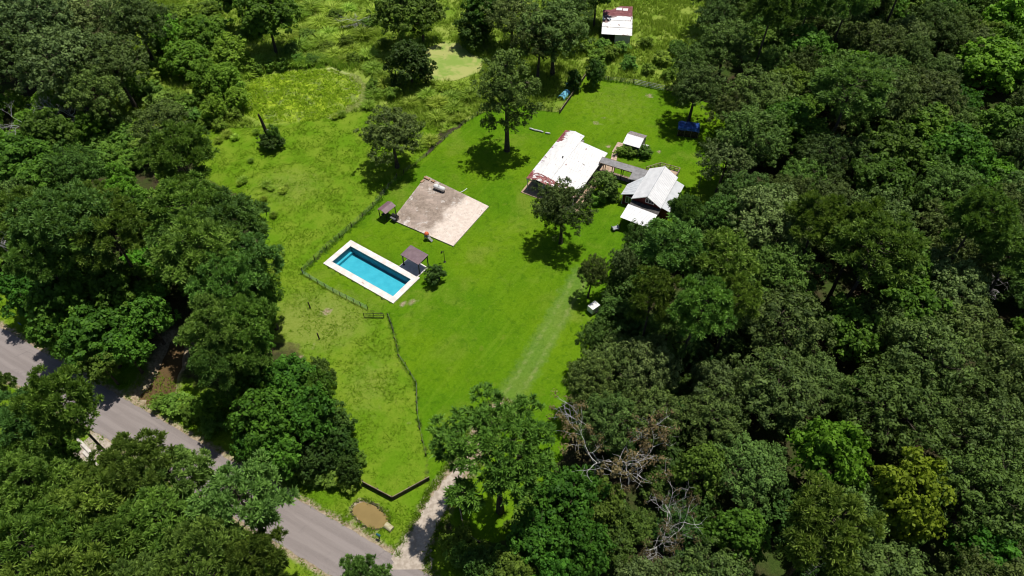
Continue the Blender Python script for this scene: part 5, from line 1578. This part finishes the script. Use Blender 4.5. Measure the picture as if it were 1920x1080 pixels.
# undergrowth in the gaps of the woods
trees_now = list(placed)
WOODS = [FILL, px_poly([(-60, 100), (240, 150), (330, 260), (380, 330), (480, 470), (500, 640), (430, 760), (330, 640), (250, 700), (130, 640), (-60, 560)], 0), px_poly([(1180, 480), (1300, 420), (1440, 480), (1440, 640), (1270, 800), (1330, 1000), (1100, 1070), (1100, 760)], 0)]
cnt = 0
for wi, wd in enumerate(WOODS):
    wx = [p[0] for p in wd]; wy = [p[1] for p in wd]
    for _ in range(2600):
        if cnt > (120, 165, 215)[wi]: break
        x = rf.uniform(min(wx), max(wx)); y = rf.uniform(min(wy), max(wy))
        if not inpoly(np.array([x]), np.array([y]), wd)[0]: continue
        if linedist(np.array([x]), np.array([y]), CREEK)[0] < 5 or linedist(np.array([x]), np.array([y]), [ROAD_A, ROAD_B])[0] < 8: continue
        if any((x - a) ** 2 + (y - b) ** 2 < (0.56 * c) ** 2 for a, b, c in placed): continue
        px, py = project(x, y, 2.5)
        if px > 1960 or px < -60 or py < -40 or py > 1130: continue
        if 165 < px < 295 and 215 < py < 345: continue
        cnt += 1
        put('thicket' if wi == 1 else 'cedar', px, py, rf.uniform(2.2, 3.6) / mpp(py, 2.5), ('leafy' if wi == 1 else 'dark') + ' undergrowth bush in the ' + ('right wood', 'left wood', 'wood beside the lawn')[wi], 'undergrowth of the ' + ('right wood', 'left wood', 'wood edge')[wi], zs=rf.uniform(.6, .9))

# understorey and meadow bushes
rb_ = random.Random(5)
def bush_at(px, py, r, label, group, kind='bush', zs=None):
    put(kind, px, py, r, label, group, zs=zs)
for px, py, r in ((540, 70, 22), (585, 85, 20), (615, 60, 22), (660, 35, 22), (580, 10, 22), (530, 85, 20), (575, 115, 16), (605, 110, 16), (640, 112, 16), (660, 105, 16), (500, 120, 18), (490, 100, 20), (720, 110, 18), (715, 140, 16), (650, 15, 20), (560, 85, 26), (600, 75, 24), (640, 70, 22), (520, 105, 26), (555, 112, 22), (590, 105, 20), (625, 98, 20), (480, 115, 24), (505, 88, 20), (660, 92, 18), (690, 100, 20), (700, 125, 22), (680, 60, 24), (600, 40, 26), (640, 40, 24), (570, 55, 22), (560, 25, 22), (620, 15, 24), (700, 20, 20), (460, 135, 22), (470, 95, 24), (450, 160, 18)):
    bush_at(px, py, r * .8, 'tall reed clump in the growth above the round marsh', 'reed clumps above the round marsh', 'reedclump')
for px, py, r in ((365, 215, 18), (385, 230, 16), (425, 205, 18), (440, 215, 14), (410, 235, 14), (360, 190, 18), (480, 128, 16), (505, 122, 14), (530, 120, 14), (560, 112, 14), (585, 112, 14), (545, 95, 16), (610, 88, 16), (650, 78, 16), (575, 65, 16), (630, 30, 18), (690, 45, 16), (720, 80, 14), (540, 15, 18), (470, 60, 20), (700, 160, 14), (735, 175, 16), (665, 110, 14)):
    bush_at(px, py, r, 'rounded bright bush growing around the round marsh', 'bushes around the round marsh')
for px, py, r in ((1120, 105, 20), (1145, 100, 18), (1165, 90, 16), (1130, 85, 16), (1210, 80, 14), (1180, 118, 16), (1125, 130, 16), (1240, 110, 18), (1270, 90, 18), (1215, 130, 14), (1255, 140, 14), (1100, 90, 16)):
    bush_at(px, py, r, 'bush in the rough grass between old shed and back lawn', 'bushes below the old shed')
for px, py, r in ((820, 190, 20), (850, 200, 18), (845, 180, 18), (880, 175, 20), (800, 175, 18), (830, 160, 14), (865, 160, 18), (895, 160, 16), (820, 215, 18), (805, 262, 18), (785, 270, 16), (770, 190, 16), (700, 175, 18), (720, 155, 18), (690, 195, 14), (860, 220, 14)):
    bush_at(px, py, r * .85, 'tall reed clump between the duckweed pond and the mown lawn', 'reed clumps beside the duckweed pond', 'reedclump')
for px, py, r in ((215, 290, 26), (235, 310, 24), (190, 300, 24), (260, 245, 26), (225, 235, 24), (285, 170, 24), (260, 130, 24), (320, 180, 22), (345, 190, 20), (300, 545, 26), (320, 500, 26), (250, 525, 24), (330, 760, 30), (360, 770, 26), (300, 755, 20), (400, 790, 26), (180, 265, 30), (230, 265, 32), (265, 275, 28), (200, 245, 28), (150, 250, 26), (250, 300, 28), (300, 190, 26), (275, 150, 28), (300, 130, 24), (270, 110, 26), (330, 210, 24), (245, 245, 26), (290, 90, 24), (315, 30, 26), (350, 25, 24), (390, 20, 26), (410, 45, 22)):
    bush_at(px, py, r, 'light green bush in a clearing of the left wood', 'bushes in the left wood clearings')
for px, py, r in ((650, 905, 22), (620, 895, 24), (590, 895, 22), (565, 880, 22), (545, 900, 16), (640, 870, 24), (670, 860, 18)):
    bush_at(px, py, r, 'bush at the left end of the V shaped board fence', 'bushes by the board fence')
for px, py, r in ((845, 1020, 22), (870, 1000, 20), (900, 1035, 26), (940, 1045, 28), (860, 1040, 24), (975, 985, 24), (985, 950, 22), (1000, 920, 24)):
    bush_at(px, py, r, 'leafy bush in the shade below the tall pine', 'bushes below the tall pine')
for px, py, r in ((500, 345, 9), (508, 352, 6), (530, 356, 8), (536, 349, 5), (494, 372, 6), (512, 402, 7), (470, 300, 5), (455, 336, 8), (448, 343, 5), (523, 486, 8), (517, 500, 10), (512, 515, 8), (528, 474, 6), (640, 213, 8), (628, 218, 6), (425, 250, 10), (440, 256, 7), (409, 262, 8), (480, 246, 6)):
    bush_at(px, py, r, 'small grass tussock in the rough pasture left of the fence', 'tussocks in the pasture', 'reedclump')
bush_at(1165, 283, 12, 'dark leafy shrub in front of the garden shed, left one', 'shrubs by the garden shed')
bush_at(1182, 286, 13, 'dark leafy shrub in front of the garden shed, middle one', 'shrubs by the garden shed')
bush_at(1208, 285, 14, 'round light green shrub below the white chest', 'shrubs by the garden shed')
bush_at(1077, 150, 18, 'dark bush at the inner side of the dark low board fence', None, 'cedar')
bush_at(1115, 138, 20, 'dark bush at the far left corner of the back lawn', None, 'cedar')
bush_at(1122, 372, 14, 'low dark shrub left below the round green shrub', None)
bush_at(1150, 368, 13, 'low dark shrub right below the round green shrub', None)

# potted shrub by the pavilion
ps = empty('potted_shrub', tuple(P(817, 527)), .5)
tag(ps, 'dark shrub in a black tub beside the pool pavilion', 'potted plant')
wm, lm = VAR['bush'][0]
lm2 = lm.copy(); lm2.materials.clear(); lm2.materials.append(M['vine'])
o = link('stem', wm, ps); o.scale = (1.0, 1.0, 1.15); o.location.z = .5
o = link('crown', lm2, ps); o.scale = (1.0, 1.0, 1.15); o.location.z = .5
MB().lathe([(.55, 0), (.72, .55), (.78, .55), (.78, .62), (.66, .62), (.6, .5)], 18).build('tub', M['blackpost'], ps, True)

# charred snag with vines in the pasture
sn = empty('charred_snag', tuple(P(512, 278)), 0)
tag(sn, 'blackened dead trunk rising from a vine tangle below the round marsh', 'dead tree')
MB().tube([(0, 0, -.1), (-.05, .1, 2.2), (-.35, .0, 4.6), (-.55, .1, 6.6), (-.75, .1, 7.9)], [.42, .36, .32, .26, .16], 9).build('trunk', M['charred'], sn)
MB().tube([(-.3, .0, 4.2), (.1, -.1, 4.5), (.35, -.15, 4.45)], [.10, .08, .05], 6).build('broken_limb', M['deadwood'], sn)
v1 = link('vine_foliage', VAR['cedar'][0][1], sn); v1.scale = (.72, .66, .52)
v2 = link('vine_foliage', VAR['bush'][0][1], sn); v2.scale = (.8, .8, 1.9); v2.location = (.9, .3, .6)

# ------------------------------------------------------------------ grass and ground plants (uncountable)
def blades(name, n, box, accept, hmin, hmax, w, mat, lean=.5, seed=1, clump=None, label=None, zfun=None):
    g = np.random.default_rng(seed)
    x = g.uniform(box[0], box[1], n); y = g.uniform(box[2], box[3], n)
    ok = accept(x, y, g)
    x, y = x[ok], y[ok]; n = len(x)
    if clump:
        x = np.repeat(x, clump) + g.normal(size=n * clump) * .14; y = np.repeat(y, clump) + g.normal(size=n * clump) * .14
        ct = np.repeat(g.random(n), clump); n = n * clump
    else: ct = g.random(n)
    h = g.uniform(hmin, hmax, n) * (.6 + .8 * vnoise(x, y, 3.1))
    a = g.uniform(0, 2 * math.pi, n)
    la = g.uniform(0, 2 * math.pi, n); ll = h * lean * g.random(n)
    z0 = np.zeros(n) if zfun is None else zfun(x, y)
    b = np.stack([x, y, z0], 1)
    side = np.stack([np.cos(a) * w, np.sin(a) * w, np.zeros(n)], 1) * g.uniform(.6, 1.4, (n, 1))
    tip = b + np.stack([np.cos(la) * ll, np.sin(la) * ll, h], 1)
    v = np.stack([b - side, b + side, tip], 1).reshape(-1, 3)
    me = np_mesh(name, v, 3, mat, np.clip(.55 * ct + .45 * g.random(n), 0, 1))
    o = link(name, me)
    tag(o, label, None, None, 'stuff')
    return o
def clear(x, y):
    u = (x - POOL_O.x) * PU.x + (y - POOL_O.y) * PU.y; v = (x - POOL_O.x) * PV.x + (y - POOL_O.y) * PV.y
    ok = ~((u > -.05) & (u < POOL_L + .05) & (v > -.05) & (v < POOL_W + .05))
    ok &= ~inpoly(x, y, [(-21.4 + a, 88.95 + b) for a, b in SL])
    ok &= ~inpoly(x, y, [(-18.95, 77.75), (-15.69, 75.27), (-14.02, 77.46), (-17.29, 79.94)])
    for o_, an, (x0, x1, y0, y1) in ((HA_O, HA_ANG, (-.9, 16.6, -11.1, .6)), (HB_O, HB_ANG, (-1.2, 9, -4.2, 5)), ((20.9, 149.4), R(-6.6), (0, 7, .3, 14)), ((21.7, 108.7), R(-27), (0, 3.3, 0, 4.1))):
        lx = (x - o_[0]) * math.cos(an) + (y - o_[1]) * math.sin(an); ly = -(x - o_[0]) * math.sin(an) + (y - o_[1]) * math.cos(an)
        ok &= ~((lx > x0) & (lx < x1) & (ly > y0) & (ly < y1))
    ok &= linedist(x, y, [ROAD_A, ROAD_B]) > ROAD_HALF + .15
    ok &= (linedist(x, y, DRIVE) > 1.3 + .5 * vnoise(x, y, .8))
    ok &= ~inpoly(x, y, POND)
    return ok
def in_marsh(x, y, f=1.0): return marsh_r(x, y) < f
DUCK = px_poly([(800, 92), (830, 80), (860, 82), (880, 100), (908, 112), (900, 135), (860, 150), (825, 155), (798, 150), (795, 120)])
def bb(poly): return (min(p[0] for p in poly), max(p[0] for p in poly), min(p[1] for p in poly), max(p[1] for p in poly))
blades('lawn_grass', 260000, bb(LAWN), lambda x, y, g: inpoly(x, y, LAWN) & clear(x, y) & (vnoise(x, y, 1.7) * .6 + vnoise(x + 50, y, .6) * .4 + g.random(len(x)) * .3 > .55), .05, .13, .035, M['lawn_blade'], 1.2, 1, label='short mown lawn grass')
blades('pasture_grass', 60000, bb(PASTURE), lambda x, y, g: inpoly(x, y, PASTURE) & clear(x, y) & ~in_marsh(x, y) & (vnoise(x, y, 2.3) * .6 + vnoise(x + 50, y, .8) * .4 + g.random(len(x)) * .3 > .6), .08, .26, .05, M['pasture_blade'], 2.4, 2, 4, label='rough yellow green pasture grass')
blades('meadow_grass', 60000, bb(MEADOW), lambda x, y, g: inpoly(x, y, MEADOW) & clear(x, y) & ~in_marsh(x, y, 1.08) & ~inpoly(x, y, DUCK) & (vnoise(x, y, 3.3) * .6 + vnoise(x + 50, y, 1.1) * .4 + g.random(len(x)) * .3 > .52), .35, 1.2, .08, M['meadow_blade'], 1.3, 3, 6, label='tall overgrown meadow grass and weeds')
mbx_ = (MARSH_C.x - MARSH_A, MARSH_C.x + MARSH_A, MARSH_C.y - MARSH_B, MARSH_C.y + MARSH_B)
blades('marsh_plants', 9000, mbx_, lambda x, y, g: in_marsh(x, y, .985) & (vnoise(x * .8 + y * .6, y * .8 - x * .6, 2.6) * .35 + vnoise(x + 50, y, .7) * .25 + g.random(len(x)) * .5 > .52), .10, .32, .10, M['marsh_blade'], 2.2, 4, 5, label='yellow green floating marsh plants')
def rimok(x, y, g):
    r_ = marsh_r(x, y); a = np.arctan2((y - MARSH_C.y) / MARSH_B, (x - MARSH_C.x) / MARSH_A)
    return (np.abs(r_ - 1.0) < .08) & (vnoise(x, y, 1.1) + .5 * g.random(len(x)) > .45) & (a > -.95) & (a < 1.25)
blades('pale_rim_grass', 60000, (mbx_[0] - 2, mbx_[1] + 2, mbx_[2] - 2, mbx_[3] + 2), rimok, .04, .12, .06, M['rim_blade'], 3.5, 5, 3, label='pale bleached grass around the marsh edge')
def backok(x, y, g):
    r_ = marsh_r(x, y); a = np.arctan2((y - MARSH_C.y) / MARSH_B, (x - MARSH_C.x) / MARSH_A)
    return (r_ > 1.04) & (r_ < 1.35) & (a > .9) & (a < 3.4) & (vnoise(x, y, 1.5) + .3 * g.random(len(x)) > .5)
blades('reeds', 9000, (mbx_[0] - 6, mbx_[1] + 6, mbx_[2] - 6, mbx_[3] + 8), backok, 1.3, 2.4, .07, M['reed'], .45, 6, 7, label='tall green reeds behind the marsh')
FENCE_A = [W2(568, 511), W2(613, 467), W2(660, 427), W2(700, 389), W2(745, 336)]
FENCE_B = [W2(728, 592), W2(738, 622), W2(748, 668), W2(770, 702), W2(781, 720), W2(783, 775), W2(788, 805), W2(799, 855)]
FENCE_C = [W2(1098, 142), W2(1140, 152), W2(1187, 157), W2(1245, 170)]
def fenceok(x, y, g):
    d = np.minimum(linedist(x, y, FENCE_A), np.minimum(linedist(x, y, FENCE_B) * 3.2, linedist(x, y, FENCE_C)))
    return (d < .55) & (vnoise(x, y, 1.2) + .3 * g.random(len(x)) > .42)
blades('fence_weeds', 110000, (-60, 40, 40, 150), fenceok, .3, .8, .06, M['thicket'], .8, 8, 5, label='dark weeds grown up along the fences')
VERGE = [(-90, 10), (10, 10), (10, 85), (-90, 85)]
blades('verge_grass', 60000, (-90, 10, 18, 85), lambda x, y, g: clear(x, y) & (linedist(x, y, [ROAD_A, ROAD_B]) < 8.5) & ~inpoly(x, y, LAWN) & (vnoise(x, y, 1.4) + .4 * g.random(len(x)) > .55), .10, .32, .05, M['pasture_blade'], 1.9, 9, 4, label='rough verge grass along the road')
# tell look-alikes apart by size and by place within their wood
for lab, items in LABELS_USED.items():
    if len(items) < 2 or items[0][0].get('group') is None: continue
    xs = sorted(i[1] for i in items); ys = sorted(i[2] for i in items); ss = sorted(i[3] for i in items)
    def third(v, a): return 0 if v <= a[len(a) // 3] else (1 if v <= a[2 * len(a) // 3] else 2)
    for o, px, py, s in items:
        size = ('smaller', 'middle sized', 'larger')[third(s, ss)]
        row = ('upper', 'middle', 'lower')[third(py, ys)]; side = ('left', 'central', 'right')[third(px, xs)]
        o['label'] = size + ' ' + lab + ', ' + row + ' ' + side
def fringeok(x, y, g):
    d = np.minimum(linedist(x, y, POND + POND[:1]) * 1.6, np.abs(linedist(x, y, DRIVE) - 1.75) * 1.7)
    return (d < .75) & ~inpoly(x, y, POND) & (linedist(x, y, [ROAD_A, ROAD_B]) > ROAD_HALF + .1) & (vnoise(x, y, .7) + .4 * g.random(len(x)) > .62)
blades('fringe_grass', 60000, (-24, 2, 26, 62), fringeok, .12, .4, .045, M['pasture_blade'], 1.2, 12, 4, label='tufts of grass around the muddy pond and driveway')
print('placed trees and bushes', len(placed))
